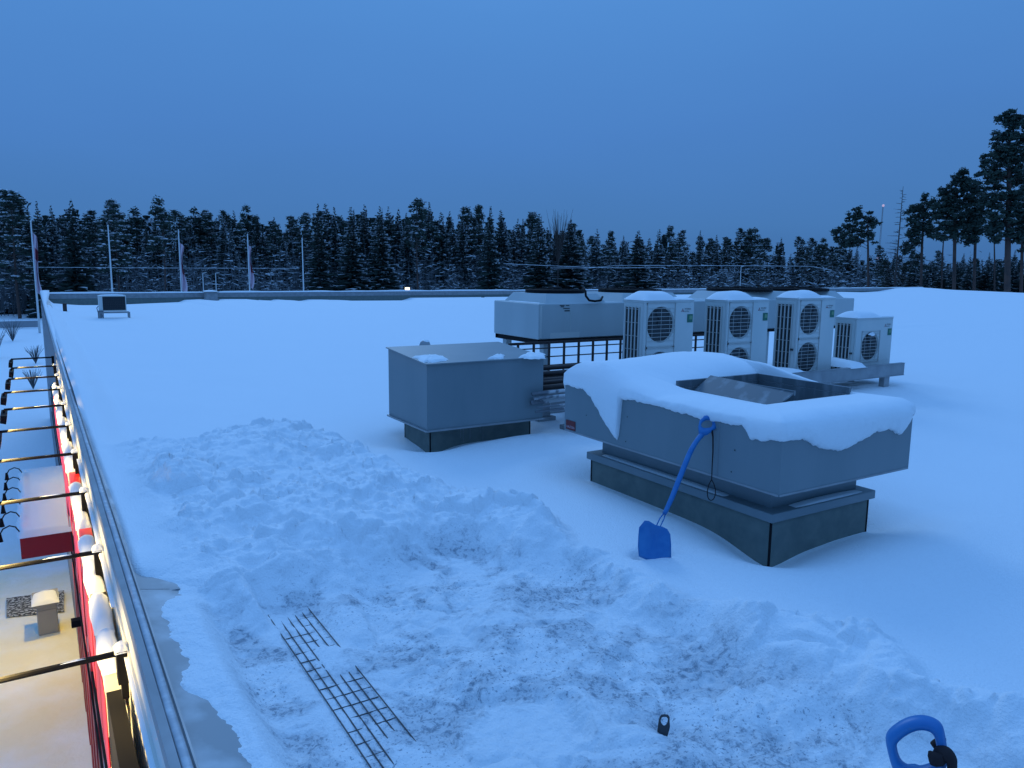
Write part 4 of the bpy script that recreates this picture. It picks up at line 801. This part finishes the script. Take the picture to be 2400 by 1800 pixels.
    W_ = nu+1; k.raw(V, [(j*W_+i, j*W_+i+1, (j+1)*W_+i+1, (j+1)*W_+i) for j in range(nv) for i in range(nu)]); 
    if nf == 1: blob(k, [np.array(v_) for v_ in ((cxs-.10, yf-.012, zc[0]+rr*.86), (cxs+.02, yf-.03, zc[0]+rr*.95), (cxs+.09, yf-.02, zc[0]+rr*.80), (cxs+.0, yf-.035, zc[0]+rr*.74))], .03, 3, na=14, nr=4)
    k.build('snow', M['snow'], r, smooth=True)
    return r
YA = 7.4
outdoor(6.60, YA, .28, .86, 1.245, .42, 2, 'two-fan outdoor unit, leftmost of the row, its lower fan hidden by the snow mound', seed=1, snow=.085)
outdoor(8.10, YA, .28, .84, 1.23, .42, 2, 'two-fan outdoor unit second from the left, lower fan half hidden behind the snow', seed=2, snow=.09)
outdoor(9.60, YA, .28, .86, 1.24, .42, 2, 'two-fan outdoor unit third from the left with both fans in full view', seed=0, snow=.08)
outdoor(11.05, YA, .27, .96, .92, .40, 1, 'smaller outdoor unit with a single fan at the right end of the row', fx=(.14, .66), seed=3, snow=.07)

# ------------------------------------------------------------------ trees
def spruce_mesh(seed, snow=.5, H_=20., width=.19, lean=0):
    rs = random.Random(seed); k = MB(); nw = 42
    for i in range(nw):
        t = (i+.5)/nw; z = H_*(.06+.93*t); sp_ = H_/nw*.9; L = H_*width*(1-t)**.92*(.80+.4*rs.random())+.07
        nb = rs.randint(7, 9) if t < .9 else 5
        for b_ in range(nb):
            a = 6.283*(b_+rs.random()*.8)/nb; l = L*(.62+.5*rs.random()); dr = .34-.75*t+.15*rs.random(); ca, sa = math.cos(a), math.sin(a); w_ = l*.20+.045
            z_ = min(z+rs.uniform(-.5, .5)*sp_*1.6, H_*.985); p0 = Vector((0, 0, z_)); p1 = Vector((ca*l*.55, sa*l*.55, z_-dr*l*.5)); p2 = Vector((ca*l, sa*l, z_-dr*l*.85+.05*l)); s_ = Vector((-sa, ca, 0))
            dn = Vector((0, 0, -w_*.55))
            k.poly([p0, p1+s_*w_+dn, p2, p1-s_*w_+dn]); k.poly([p1+s_*w_*.5, p1+dn*2.2, p2+dn*.6, p2]); k.poly([p0+dn*.2, p1+s_*w_*.4+dn*1.6, p1+dn*2.6, p1-s_*w_*.4+dn*1.5])
            for _ in range(2):
                q_ = p0.lerp(p2, rs.uniform(.35, 1)); sd_ = rs.choice((-1, 1)); e_ = q_+s_*sd_*w_*1.5+Vector((ca, sa, -.5))*w_*.8; k.poly([q_+Vector((0, 0, .05)), e_, q_+Vector((0, 0, -.22))+s_*.1])
            if rs.random() < snow*(1.0 if t < .93 else .4):
                sw = w_*rs.uniform(.6, 1.0); up = Vector((0, 0, .08)); m0 = p0.lerp(p1, .75+.2*rs.random())
                k.poly([m0+up, p1+s_*sw+up*.6, p2+up*.8, p1-s_*sw+up*.6], 1); k.poly([p1+up*1.2, p2+up*1.1, p2-up*1.9, p1-up*1.3], 1)
    return k
def pine_mesh(seed, snow=.4, H_=20., crown=.5, width=.16, clumps=70, size=.55):
    rs = random.Random(seed); k = MB(); tops = []
    for c in range(clumps):
        t = rs.random()**.8; z = H_*(1-crown)+H_*crown*t; rad = H_*width*(math.sin(math.pi*min(1, .18+.80*t))**.7)*math.sqrt(rs.random())
        if t > .93: rad *= .4
        a = rs.random()*6.283; c0 = Vector((math.cos(a)*rad, math.sin(a)*rad, z)); s_ = size*(.6+.8*rs.random())
        for _ in range(26):
            d = Vector((rs.gauss(0, 1), rs.gauss(0, 1), rs.gauss(0, .5))); d.normalize(); p_ = c0+d*s_*rs.uniform(.4, 1.05); e1 = Vector((rs.gauss(0, 1), rs.gauss(0, 1), rs.gauss(0, .6))).normalized()*s_*.42; e2 = d.cross(e1)*.55
            k.poly([p_+e1, p_+e2*.8, p_-e1, p_-e2*.8])
        if rs.random() < snow:
            for _ in range(5):
                p_ = c0+Vector((rs.uniform(-1, 1)*s_*.8, rs.uniform(-1, 1)*s_*.8, s_*rs.uniform(.35, .6))); q_ = s_*rs.uniform(.2, .42); k.poly([p_+Vector((q_, 0, -.1*q_)), p_+Vector((0, q_, .1)), p_+Vector((-q_, 0, -.1)), p_+Vector((0, -q_, -.15*q_))], 1); k.poly([p_+Vector((q_, 0, 0)), p_+Vector((0, 0, q_*.4)), p_+Vector((-q_, 0, 0)), p_+Vector((0, 0, -q_*.35))], 1)
        if rs.random() < .35: tops.append(c0)
    return k, tops
def trunk_mesh(H_, r0, seed, top=.97, bend=.01):
    rs = random.Random(seed); pts = []; rr = []
    for i in range(9): t = i/8; pts.append((math.sin(t*3+seed)*bend*H_, math.cos(t*2+seed)*bend*H_-bend*H_, H_*top*t)); rr.append(r0*(1-.88*t))
    k = MB(); k.tube(pts, rr, 7); return k, pts
def bare_mesh(seed, H_, spread=.35, n_main=26, droop=0., r0=.12):
    rs = random.Random(seed); k = MB(); k2 = MB(); k.tube([(0, 0, 0), (0, 0, H_*.5), (0, 0, H_)], [r0, r0*.6, r0*.12], 6)
    for i in range(n_main):
        t = .28+.70*i/n_main; z = H_*t; a = rs.random()*6.283; L = H_*spread*(1.02-t)*rs.uniform(.5, 1.1)+.3; up = rs.uniform(.1, .5)-droop
        p0 = Vector((0, 0, z)); p1 = p0+Vector((math.cos(a)*L*.5, math.sin(a)*L*.5, L*up*.6)); p2 = p0+Vector((math.cos(a)*L, math.sin(a)*L, L*up*1.1))
        k2.tube([p0, p1, p2], [.045, .03, .012], 4, cap=False)
        for _ in range(5):
            q_ = p0.lerp(p2, rs.uniform(.3, 1)); e_ = q_+Vector((rs.gauss(0, 1)*.35, rs.gauss(0, 1)*.35, rs.uniform(-.1, .5)))*L*.35; k2.tube([q_, e_], [.018, .008], 3, cap=False)
    return k, k2
PROTO = {}
def mesh_of(k, mats, name, smooth=False):
    me = bpy.data.meshes.new(name); me.from_pydata(k.v, [], k.f)
    for m in mats: me.materials.append(m)
    if len(mats) > 1: me.polygons.foreach_set('material_index', k.m)
    me.polygons.foreach_set('use_smooth', [smooth]*len(k.f)); me.update(); return me
FB = 20.0
for i in range(6): 
    PROTO['spruce%d' % i] = (mesh_of(spruce_mesh(i, (.35, .65, .9, .4, 1., .8)[i], FB, (.19, .17, .21, .14, .19, .14)[i]), [M['fol'], M['tsnow']], 'crown'), mesh_of(trunk_mesh(FB, .19, i)[0], [M['trunk']], 'trunk'))
for i in range(6):
    kk, tp = pine_mesh(20+i, (.55, 1., .7, 1., .35, .9)[i], FB, (.5, .62, .75, .8, .45, .7)[i], (.10, .12, .12, .14, .10, .11)[i], (60, 85, 95, 110, 55, 90)[i], .62)
    tk, tpts = trunk_mesh(FB, .17, i+9, bend=.012)
    for c in tp[:18]: tk.tube([(0, 0, c[2]-.8), tuple(c)], [.05, .02], 4, cap=False)
    PROTO['pine%d' % i] = (mesh_of(kk, [M['fol2'], M['tsnow']], 'crown'), mesh_of(tk, [M['pinebark']], 'trunk'))
def add_tree(kind, px, py, dep, label, group=None, name=None, wid=1., rot=None):
    p_ = ad(px, py, dep); H_ = p_[2]-GZ+.2; s_ = H_/FB; cm, tm = PROTO[kind]
    nm = name or ('spruce_tree' if 'spruce' in kind else 'pine_tree')
    r = empty(nm, (p_[0], p_[1], GZ-.2), label, 'tree', group); r.scale = (s_*wid, s_*wid, s_); r.rotation_euler = (0, 0, rot if rot is not None else random.random()*6.28)
    for me_, n_ in ((cm, 'crown'), (tm, 'trunk')): o_ = bpy.data.objects.new(n_, me_); COL.objects.link(o_); o_.parent = r
    return r
SK = [(0, 470), (20, 448), (45, 452), (85, 468), (118, 478), (165, 462), (212, 494), (262, 470), (312, 490), (372, 466), (422, 493), (452, 490), (482, 494), (522, 494), (547, 490), (575, 484), (602, 500), (642, 506), (682, 508), (718, 500), (745, 474), (762, 474), (783, 482), (822, 482), (854, 476), (890, 480), (910, 481), (934, 484), (952, 496), (981, 467), (1006, 470), (1034, 494), (1054, 492), (1092, 490), (1104, 492), (1122, 486), (1150, 480), (1174, 489), (1214, 510), (1226, 510), (1247, 502), (1264, 498), (1338, 512), (1400, 534), (1432, 545), (1462, 550), (1497, 538), (1522, 556), (1546, 535), (1571, 533), (1600, 540), (1642, 538), (1680, 548), (1735, 535), (1758, 540), (1772, 537), (1832, 555), (1872, 555), (1902, 558), (1932, 560), (1975, 560), (2010, 575), (2060, 575), (2100, 580), (2140, 590), (2200, 588), (2260, 592), (2320, 590), (2380, 585), (2420, 580)]
SX = [a for a, _ in SK]; SYY = [b_ for _, b_ in SK]
def depth_at(px): return 128+ .030*px
GF = 'snow-dusted conifers of the forest edge behind the roof'
special = {165: ('spruce0', 'broad dark spruce, tallest at the left, between the first and second flagpole', .95), 262: ('pine1', 'snow-laden pine rising above its neighbours just right of the second flagpole', 1.1), 372: ('pine0', 'pine with a tufted top just left of the third flagpole', 1.0), 20: ('pine2', 'bushy tall pine at the far left edge of the forest', 1.4), 85: ('spruce3', 'narrow spruce right behind the first flagpole', .9),
 745: ('spruce3', 'dark narrow spruce, first of the peaks right of the last flagpole', 1.1), 822: ('spruce1', 'tall dark pointed spruce in the cluster left of the street lamp glow', 1.2), 890: ('spruce1', 'heavy-skirted dark spruce right above the small yellow lamp', 1.2), 981: ('pine4', 'tallest double-topped dark pine in the middle of the forest', 1.1), 1150: ('spruce3', 'dark slender spruce between two snowy pines right of the middle', 1.), 1264: ('spruce1', 'dense dark spruce just left of the leafless tree', 1.2), 1338: ('spruce2', 'cone-shaped spruce with snow-striped branches above the condenser fans', 1.35), 1497: ('spruce2', 'broad snowy spruce above the leftmost outdoor unit', 1.35)}
rt = random.Random(5)
LMK = [(-99, 72, 'left of the first flagpole'), (72, 253, 'between the first and second flagpoles'), (253, 418, 'between the second and third flagpoles'), (418, 580, 'between the third and fourth flagpoles'), (580, 708, 'between the fourth and fifth flagpoles'), (708, 955, 'between the last flagpole and the yellow lamp'), (955, 1310, 'between the yellow lamp and the bare birch'), (1310, 1700, 'between the bare birch and the third condenser fan'), (1700, 2066, 'between the third condenser fan and the mast'), (2066, 2500, 'under the tall pines right of the mast')]
ORD = ['first', 'second', 'third', 'fourth', 'fifth', 'sixth', 'seventh', 'eighth', 'ninth', 'tenth', 'eleventh', 'twelfth', 'thirteenth']; cnt = {}
def sky_label(px, kd):
    i = [j for j, q_ in enumerate(LMK) if q_[0] <= px < q_[1]][0]; cnt[i] = cnt.get(i, 0)+1
    return 'snowy %s, %s skyline treetop %s' % ('spruce' if 'spruce' in kd else 'pine', ORD[cnt[i]-1], LMK[i][2])
for i, (px, py) in enumerate(SK):
    if px in special: kd, lb, wd = special[px]; sky_label(px, kd); add_tree(kd, px, py, depth_at(px)-14, lb, wid=wd*1.15)
    else:
        left = px < 720 or px > 1540; kd = rt.choice(['pine0', 'pine1', 'pine5', 'spruce5', 'spruce1', 'spruce4', 'spruce3']) if left else rt.choice(['spruce1', 'spruce2', 'spruce5', 'pine5', 'pine1', 'spruce0', 'spruce4'])
        add_tree(kd, px, py, depth_at(px)+rt.uniform(-4, 4), sky_label(px, kd), GF, name='forest_tree', wid=rt.uniform(.95, 1.25))
px = -40
while px < 2440:
    py = np.interp(px, SX, SYY)+rt.uniform(8, 52); kd = rt.choice(['pine1', 'pine3', 'pine5', 'spruce4', 'spruce2', 'spruce5', 'spruce4'])
    if px > 2080: py += 12
    add_tree(kd, px, py, depth_at(px)+rt.uniform(-6, 6), 'snowy conifer rising below the skyline, '+[q_[2] for q_ in LMK if q_[0] <= px < q_[1]][0], GF, name='forest_tree', wid=rt.uniform(1.0, 1.35)); px += rt.uniform(15, 25)
px = 2075
while px < 2450:
    add_tree(rt.choice(['spruce0', 'spruce3', 'spruce1', 'pine4']), px, rt.uniform(594, 636), 124+rt.uniform(0, 8), 'young dark conifer filling the gap under the tall pines at the right', 'young conifers under the tall pines', name='forest_tree', wid=rt.uniform(1.2, 1.7)); px += rt.uniform(8, 13)
# far rows of the wood read as one mass
k = MB()
for c in range(210):
    px = rt.uniform(-80, 2480); py = np.interp(px, SX, SYY)+rt.uniform(10, 34); dep = depth_at(px)+rt.uniform(14, 40); p_ = ad(px, py, dep); Ht = p_[2]-GZ; rs = rt
    for i in range(20):
        t = (i+.3)/20; z = GZ+Ht*(.12+.88*t); R_ = Ht*.13*(1-t)**.7+.25
        for b_ in range(7):
            a = 6.283*(b_+rs.random())/7; l = R_*rs.uniform(.6, 1.1); d0 = Vector((p_[0], p_[1], z)); e_ = d0+Vector((math.cos(a)*l, math.sin(a)*l, -.3*l)); s_ = Vector((-math.sin(a), math.cos(a), 0))*.6
            k.poly([d0, e_+s_, e_+Vector((0, 0, -1.0)), e_-s_], 1 if rs.random() < .28 else 0)
tag(k.build('forest', [M['fol'], M['tsnow']]), 'dense dark far rows of the conifer wood closing the gaps behind the forest edge', 'forest', kind='stuff')
# frosted undergrowth of thin stems and twigs
k = MB()
for c in range(5200):
    px = rt.uniform(-90, 2480); dep = depth_at(px)-10+rt.uniform(0, 12); p_ = ad(px, 700, dep); x, y = p_[0], p_[1]; h = rt.uniform(2.5, 8.5)*(1 if rt.random() < .7 else 1.5); a = rt.random()*6.28; l = h*.12
    z0 = GZ+rt.uniform(0, 2.5); tp = Vector((x+math.cos(a)*l, y+math.sin(a)*l, z0+h)); b0 = Vector((x, y, z0)); w_ = Vector((.05, .03, 0)); k.poly([b0-w_, b0+w_, tp+w_*.3, tp-w_*.3])
    for _ in range(5):
        q_ = b0.lerp(tp, rt.uniform(.3, 1)); e_ = q_+Vector((rt.gauss(0, 1), rt.gauss(0, 1), rt.uniform(-.3, .9)))*.75; k.poly([q_, e_, q_+Vector((0, 0, .16))], rt.choice((0, 0, 1)))
tag(k.build('undergrowth', [M['twig'], M['tsnow']]), 'frosted thin stems and twigs of the undergrowth at the foot of the forest', 'undergrowth', kind='stuff')

# tall pines at the right: bare lower trunks, flat-topped clumpy crowns
def tall_pine(spec, label, dep):
    tx, top, tb, clumps, thick = spec
    P = ad(tx, 690, dep); base = Vector((P[0], P[1], GZ-.2)); sc_ = dep/FP; r = empty('pine_tree', tuple(base), label, 'tree', 'tall pines at the right edge'); rs = random.Random(tx)
    A = Vector(Rv); 
    def pos(px, py, off=0.): q_ = ad(px, py, dep); return Vector(q_)+Vector((Fv[0], Fv[1], 0))*off
    tr = MB(); T = [pos(tb, 760), pos((tx+tb)/2, (top+690)/2), pos(tx, top+(690-top)*.2), pos(tx+1, top+8)]; T[0].z = GZ-.3; tr.tube(T, [thick, thick*.75, thick*.45, thick*.12], 8)
    cr_ = MB()
    for (cx, cy, rx, ry) in clumps:
        n_ = max(7, int(rx*ry/10)); rx *= 1.12; ry *= 1.35; 
        ctr = pos(cx, cy); off_ = rs.uniform(-1, 1)*rx*sc_
        # limb to the clump
        zt_ = ctr.z-abs(cx-tx)*sc_*.25; tpt = pos(tx, cy+abs(cx-tx)*.35); tr.tube([tpt, tpt.lerp(ctr, .5)+Vector((0, 0, .2)), ctr], [thick*.22, thick*.14, .03], 5, cap=False)
        for _ in range(n_):
            u, v = rs.uniform(-1, 1), rs.uniform(-1, 1)
            if u*u+v*v > 1: continue
            s0 = pos(cx+u*rx, cy+v*ry, rs.uniform(-1, 1)*rx*sc_*.9); s_ = rs.uniform(.35, .68)
            for _ in range(34):
                d = Vector((rs.gauss(0, 1), rs.gauss(0, 1), rs.gauss(0, .45))).normalized(); q_ = s0+d*s_*rs.uniform(.3, 1.1); e1 = Vector((rs.gauss(0, 1), rs.gauss(0, 1), rs.gauss(0, .6))).normalized()*.26; e2 = d.cross(e1)*.5
                cr_.poly([q_+e1, q_+e2, q_-e1, q_-e2])
            if rs.random() < .30:
                for _ in range(3): q_ = s0+Vector((rs.uniform(-.4, .4), rs.uniform(-.4, .4), s_*.55)); cr_.poly([q_+Vector((.18, 0, 0)), q_+Vector((0, .18, .05)), q_+Vector((-.18, 0, 0)), q_+Vector((0, -.12, -.08))], 1)
    for o_, n_ in ((cr_.build('crown', [M['fol2'], M['tsnow']], r), 'crown'), (tr.build('trunk', M['pinebark'], r), 'trunk')): pass
    return r
def Z6(L): return [(1900+a/3.456, 240+b_/3.456, c/3.456, d/3.456) for a, b_, c, d in L]
tall_pine((2034, 487, 2035, Z6([(400, 880, 40, 30), (350, 920, 40, 35), (470, 930, 35, 30), (500, 975, 40, 28), (400, 990, 100, 40), (310, 1020, 60, 30), (250, 1060, 50, 28), (215, 1045, 25, 14), (340, 1090, 130, 35), (450, 1050, 70, 35), (390, 1140, 90, 30), (300, 1130, 60, 25)]), .22), 'lone round-headed pine left of the lattice mast, lowest of the tall right-hand pines', 128)
tall_pine((2165, 459, 2157, Z6([(925, 775, 38, 22), (900, 830, 40, 25), (840, 840, 35, 22), (960, 830, 50, 28), (860, 890, 60, 30), (940, 900, 70, 35), (850, 950, 50, 25), (920, 970, 80, 30), (820, 1010, 50, 25), (900, 1040, 90, 35), (810, 1080, 50, 30), (830, 1150, 60, 35), (980, 1060, 40, 18), (790, 1190, 40, 30)]), .24), 'slim pine between the leafless larch and the dark pine pair', 118)
tall_pine((2240, 402, 2236, Z6([(1215, 590, 60, 28), (1190, 640, 60, 30), (1250, 660, 60, 30), (1060, 720, 28, 16), (1130, 710, 45, 25), (1210, 730, 90, 35), (1100, 780, 70, 35), (1180, 810, 120, 40), (1300, 700, 40, 25), (1330, 760, 60, 35), (1090, 850, 80, 35), (1200, 890, 120, 40), (1080, 920, 70, 30), (1160, 970, 120, 40), (1070, 1000, 70, 25), (1230, 1000, 100, 35), (1180, 1060, 90, 30), (1040, 1070, 40, 20)]), .30), 'dark pine with two trunks and a dense crown, left of the tallest pine', 112)
tall_pine((2290, 430, 2282, Z6([(1320, 670, 30, 20), (1390, 700, 50, 18), (1350, 750, 50, 30), (1300, 830, 70, 40), (1380, 890, 60, 22), (1290, 920, 80, 40), (1340, 970, 60, 25), (1280, 1040, 70, 40), (1260, 1110, 70, 40), (1350, 1040, 60, 30)]), .26), 'dark pine pressed between the two-trunked pine and the tallest pine', 114)
tall_pine((2366, 264, 2362, Z6([(1600, 110, 70, 22), (1550, 140, 35, 22), (1650, 150, 55, 28), (1600, 185, 80, 28), (1700, 190, 40, 18), (1540, 270, 55, 28), (1640, 270, 90, 34), (1720, 310, 30, 20), (1560, 360, 75, 28), (1660, 370, 90, 34), (1500, 430, 70, 26), (1620, 440, 100, 32), (1700, 450, 60, 26), (1470, 500, 70, 26), (1580, 520, 100, 34), (1700, 540, 60, 30), (1380, 582, 48, 14), (1450, 580, 80, 26), (1560, 600, 110, 28), (1680, 620, 80, 30), (1400, 640, 75, 20), (1510, 680, 60, 16), (1460, 770, 70, 26), (1560, 760, 90, 28), (1680, 760, 90, 40), (1440, 830, 60, 26), (1560, 850, 110, 30), (1690, 860, 90, 40), (1470, 920, 60, 22), (1600, 940, 120, 36), (1700, 980, 80, 40), (1500, 1020, 70, 26), (1560, 1060, 90, 28), (1520, 1110, 50, 16), (1660, 1090, 90, 36)]), .46), 'tallest pine at the right edge, with tiered open crown and thick reddish trunk', 104)
tall_pine((2400, 470, 2392, Z6([(1720, 600, 70, 40), (1700, 680, 60, 40), (1730, 770, 90, 50), (1710, 880, 80, 50), (1730, 990, 80, 50), (1700, 1070, 70, 40), (1725, 1150, 60, 40)]), .30), 'dark dense pine cut by the right edge behind the tallest pine', 120)
for i, (tx, tb, top, cl) in enumerate([(2212, 2205, 520, [(1100, 1000, 60, 25), (1040, 1090, 40, 20)]), (2330, 2332, 520, [(1480, 1000, 60, 30), (1420, 1040, 50, 22)])]):
    tall_pine((tx, top, tb, Z6(cl), .16), ['thin pine stem with a sparse crown under the dark pine pair', 'thin pine stem standing close left of the tallest pine'][i], 122)
# leafless trees
def bare_tree(px, top, dep, label, name, **kw):
    p_ = ad(px, top, dep); H_ = p_[2]-GZ; r = empty(name, (p_[0], p_[1], GZ-.1), label, 'tree'); a, b_ = bare_mesh(px, H_, **kw)
    for kk, nm in ((a, 'trunk'), (b_, 'branches')):
        me_ = mesh_of(kk, [M['trunk']], nm); o_ = bpy.data.objects.new(nm, me_); COL.objects.link(o_); o_.parent = r
bare_tree(2117, 435, 112, 'dead leafless larch with short side twigs between the mast and the tall pines', 'larch_tree', spread=.16, n_main=70, droop=.25, r0=.20)
def fan_tree(px, top, dep, label):
    p_ = ad(px, top, dep); H_ = p_[2]-GZ; r = empty('birch_tree', (p_[0], p_[1], GZ-.1), label, 'tree'); rs = random.Random(3); k = MB(); k.tube([(0, 0, 0), (.1, 0, H_*.55)], [.2, .1], 6)
    k2 = MB()
    for i in range(46):
        a = rs.random()*6.283; l = rs.uniform(.3, 1)*H_*.14; z0 = H_*rs.uniform(.38, .62); k2.tube([(0, 0, z0), (math.cos(a)*l*.6, math.sin(a)*l*.6, z0+(H_-z0)*.5), (math.cos(a)*l, math.sin(a)*l, H_*rs.uniform(.84, 1))], [.06, .035, .015], 4, cap=False)
    for kk, nm in ((k, 'trunk'), (k2, 'branches')): o_ = bpy.data.objects.new(nm, mesh_of(kk, [M['trunk']], nm)); COL.objects.link(o_); o_.parent = r
fan_tree(1310, 488, 150, 'leafless birch with a broom of fine twigs rising above the forest')
# shrubs in the field at the lower left
for i, (px, py, h, lb) in enumerate([(-10, 800, 3.2, 'leafless frosted shrub at the left edge of the snowy field'), (84, 812, 1.6, 'small frosted shrub close to the wall of the building'), (30, 760, 2.4, 'thin leafless shrub in front of the roadside barrier'), (78, 872, 1.4, 'little dark shrub in the snow under the far floodlight arms')]):
    p_ = az(px, py+40, GZ); r = empty('shrub', (p_[0], p_[1], GZ), lb, 'shrub'); rs = random.Random(i); k = MB()
    for _ in range(60): a = rs.random()*6.28; l = rs.uniform(.2, .8)*h*.6; k.tube([(0, 0, 0), (math.cos(a)*l*.5, math.sin(a)*l*.5, h*.5), (math.cos(a)*l, math.sin(a)*l, h*rs.uniform(.6, 1))], [.02, .014, .008], 3, cap=False)
    o_ = bpy.data.objects.new('twigs', mesh_of(k, [M['twig']], 'twigs')); COL.objects.link(o_); o_.parent = r

# ------------------------------------------------------------------ flagpoles, mast, lamp, wires
ft = [(72, 520, 1, 'at the left edge'), (253, 530, 0, 'second from the left'), (418, 540, 1, 'third from the left'), (580, 550, 1, 'fourth from the left'), (708, 560, 0, 'rightmost of the row')]
for i, (px, py, fl_, wh) in enumerate(ft):
    ydist = [138, 140, 143, 146, 150][i]*.79; p_ = ay(px, py, ydist); x, y, z = p_; H_ = z
    r = empty('flagpole', (x, y, GZ), ('white flagpole with a limp white and red flag, ' if fl_ else 'bare white flagpole without a flag, ')+wh, 'flagpole', 'flagpoles beyond the roof')
    k = MB(); k.tube([(x, y, GZ), (x, y, z)], [.13, .07], 10); k.build('pole', M['pole'], r, smooth=True)
    k = MB(); k.lathe([(0, .14), (.08, .08), (.09, 0), (0, -.02)], (x, y, z), 12); k.build('finial', M['pole'], r)
    if fl_:
        k = MB(); n1_, n2_ = 26, 8; L = [7.2, 0, 6.4, 6.0][i]; V = []; z0 = z-([1.2, 0, 1.6, 1.4][i])
        for a in range(n1_+1):
            for b_ in range(n2_+1):
                u, v = a/n1_, b_/n2_; wd = .42+.16*math.sin(u*7+i); V.append((x+.08+v*wd*(1-.3*math.sin(u*5)), y+.22*math.sin(v*9+u*5), z0-u*L-v*.5))
        W_ = n2_+1; F = [(a*W_+b_, a*W_+b_+1, (a+1)*W_+b_+1, (a+1)*W_+b_) for a in range(n1_) for b_ in range(n2_)]
        for f in F: a = f[0]//W_; k.raw([V[j] for j in f], [(0, 1, 2, 3)], 1 if (a % 26) in ((6, 7, 8, 9, 10) if i == 0 else (10, 11, 12, 13, 14, 15)) and f[0] % W_ > 1 else 0)
        k.build('flag', [M['flagw'], M['flagr']], r)
p_ = ad(2070, 484, 330); q_ = ad(2064, 606, 330)
r = empty('radio_mast', (p_[0], p_[1], GZ), 'thin distant lattice mast with a pinkish warning light on top', 'mast')
k = MB()
for dx, dy in ((-.35, 0), (.35, 0), (0, .5)): k.tube([(p_[0]+dx*1.4, p_[1]+dy*1.4, GZ), (p_[0]+dx*.5, p_[1]+dy*.5, p_[2])], .09, 5)
for i in range(34): z = GZ+(p_[2]-GZ)*i/34; z2 = GZ+(p_[2]-GZ)*(i+1)/34; s_ = 1 if i % 2 else -1; k.tube([(p_[0]-.4*s_, p_[1], z), (p_[0]+.4*s_, p_[1], z2)], .05, 4)
k.build('lattice', M['galv'], r)
k = MB(); k.lathe([(0, .6), (.5, .3), (.5, -.3), (0, -.6)], (p_[0], p_[1], p_[2]+.4), 10); k.build('warning_light', M['mastlight'], r)
k = MB(); k.lathe([(0, .5), (.45, .3), (.45, -.3), (0, -.5)], (p_[0]-1.0, p_[1], q_[2]), 10); k.build('warning_light', M['mastlight'], r)
p_ = ad(955, 677, 90); r = empty('street_lamp', (p_[0], p_[1]+.2, GZ), 'street lamp whose small yellow glow shows just above the rear parapet', 'street lamp')
k = MB(); k.tube([(p_[0], p_[1]+.25, GZ), (p_[0], p_[1]+.25, p_[2]+.18)], [.09, .05], 8); k.build('pole', M['dark'], r); k = MB(); k.box(p_[0]-.26, p_[1]-.1, p_[2]+.16, p_[0]+.26, p_[1]+.3, p_[2]+.30); k.build('housing', M['dark'], r); k = MB(); k.box(p_[0]-.24, p_[1]-.08, p_[2]-.16, p_[0]+.24, p_[1]+.16, p_[2]+.158); k.build('lamp_glass', M['glow'], r)
def wire(pts, dep, label, rr=.022):
    P = [ad(a, b_, dep) for a, b_ in pts]; k = MB(); k.tube(P, rr, 5); return tag(k.build('overhead_cable', M['tsnow']), label, 'cable', 'snowy overhead cables in front of the forest')
wire([(60, 626), (380, 628), (700, 629)], 112, 'thin snow-covered overhead cable crossing behind the flagpoles')
wire([(1180, 618), (1320, 624), (1450, 628), (1560, 626)], 112, 'upper snow-covered overhead cable above the condenser', .025)
wire([(1290, 628), (1380, 628), (1450, 622), (1620, 622), (1900, 624), (1950, 633)], 114, 'lower snow-covered overhead cable running above the outdoor units', .025)
for i, (px, lb) in enumerate([(505, 'thin pale lamp post behind the rear parapet, left one of the close pair'), (475, 'thin pale post standing alone left of the small roof vent'), (510, ''), (1737, 'thin pale post behind the third condenser fan')]):
    if i == 2: continue
    p_ = ad(px, 640 if i != 3 else 625, 100); k = MB(); k.tube([(p_[0], p_[1], GZ), (p_[0], p_[1], p_[2])], [.07, .04], 6); k.tube([(p_[0], p_[1], p_[2]), (p_[0]+.5, p_[1], p_[2]+.08)], [.04, .03], 6); tag(k.build('lamp_post', M['pole']), lb.replace('lamp post behind', 'lamp post behind').replace(', left one of the close pair', ' beside the small roof vent'), 'lamp post')
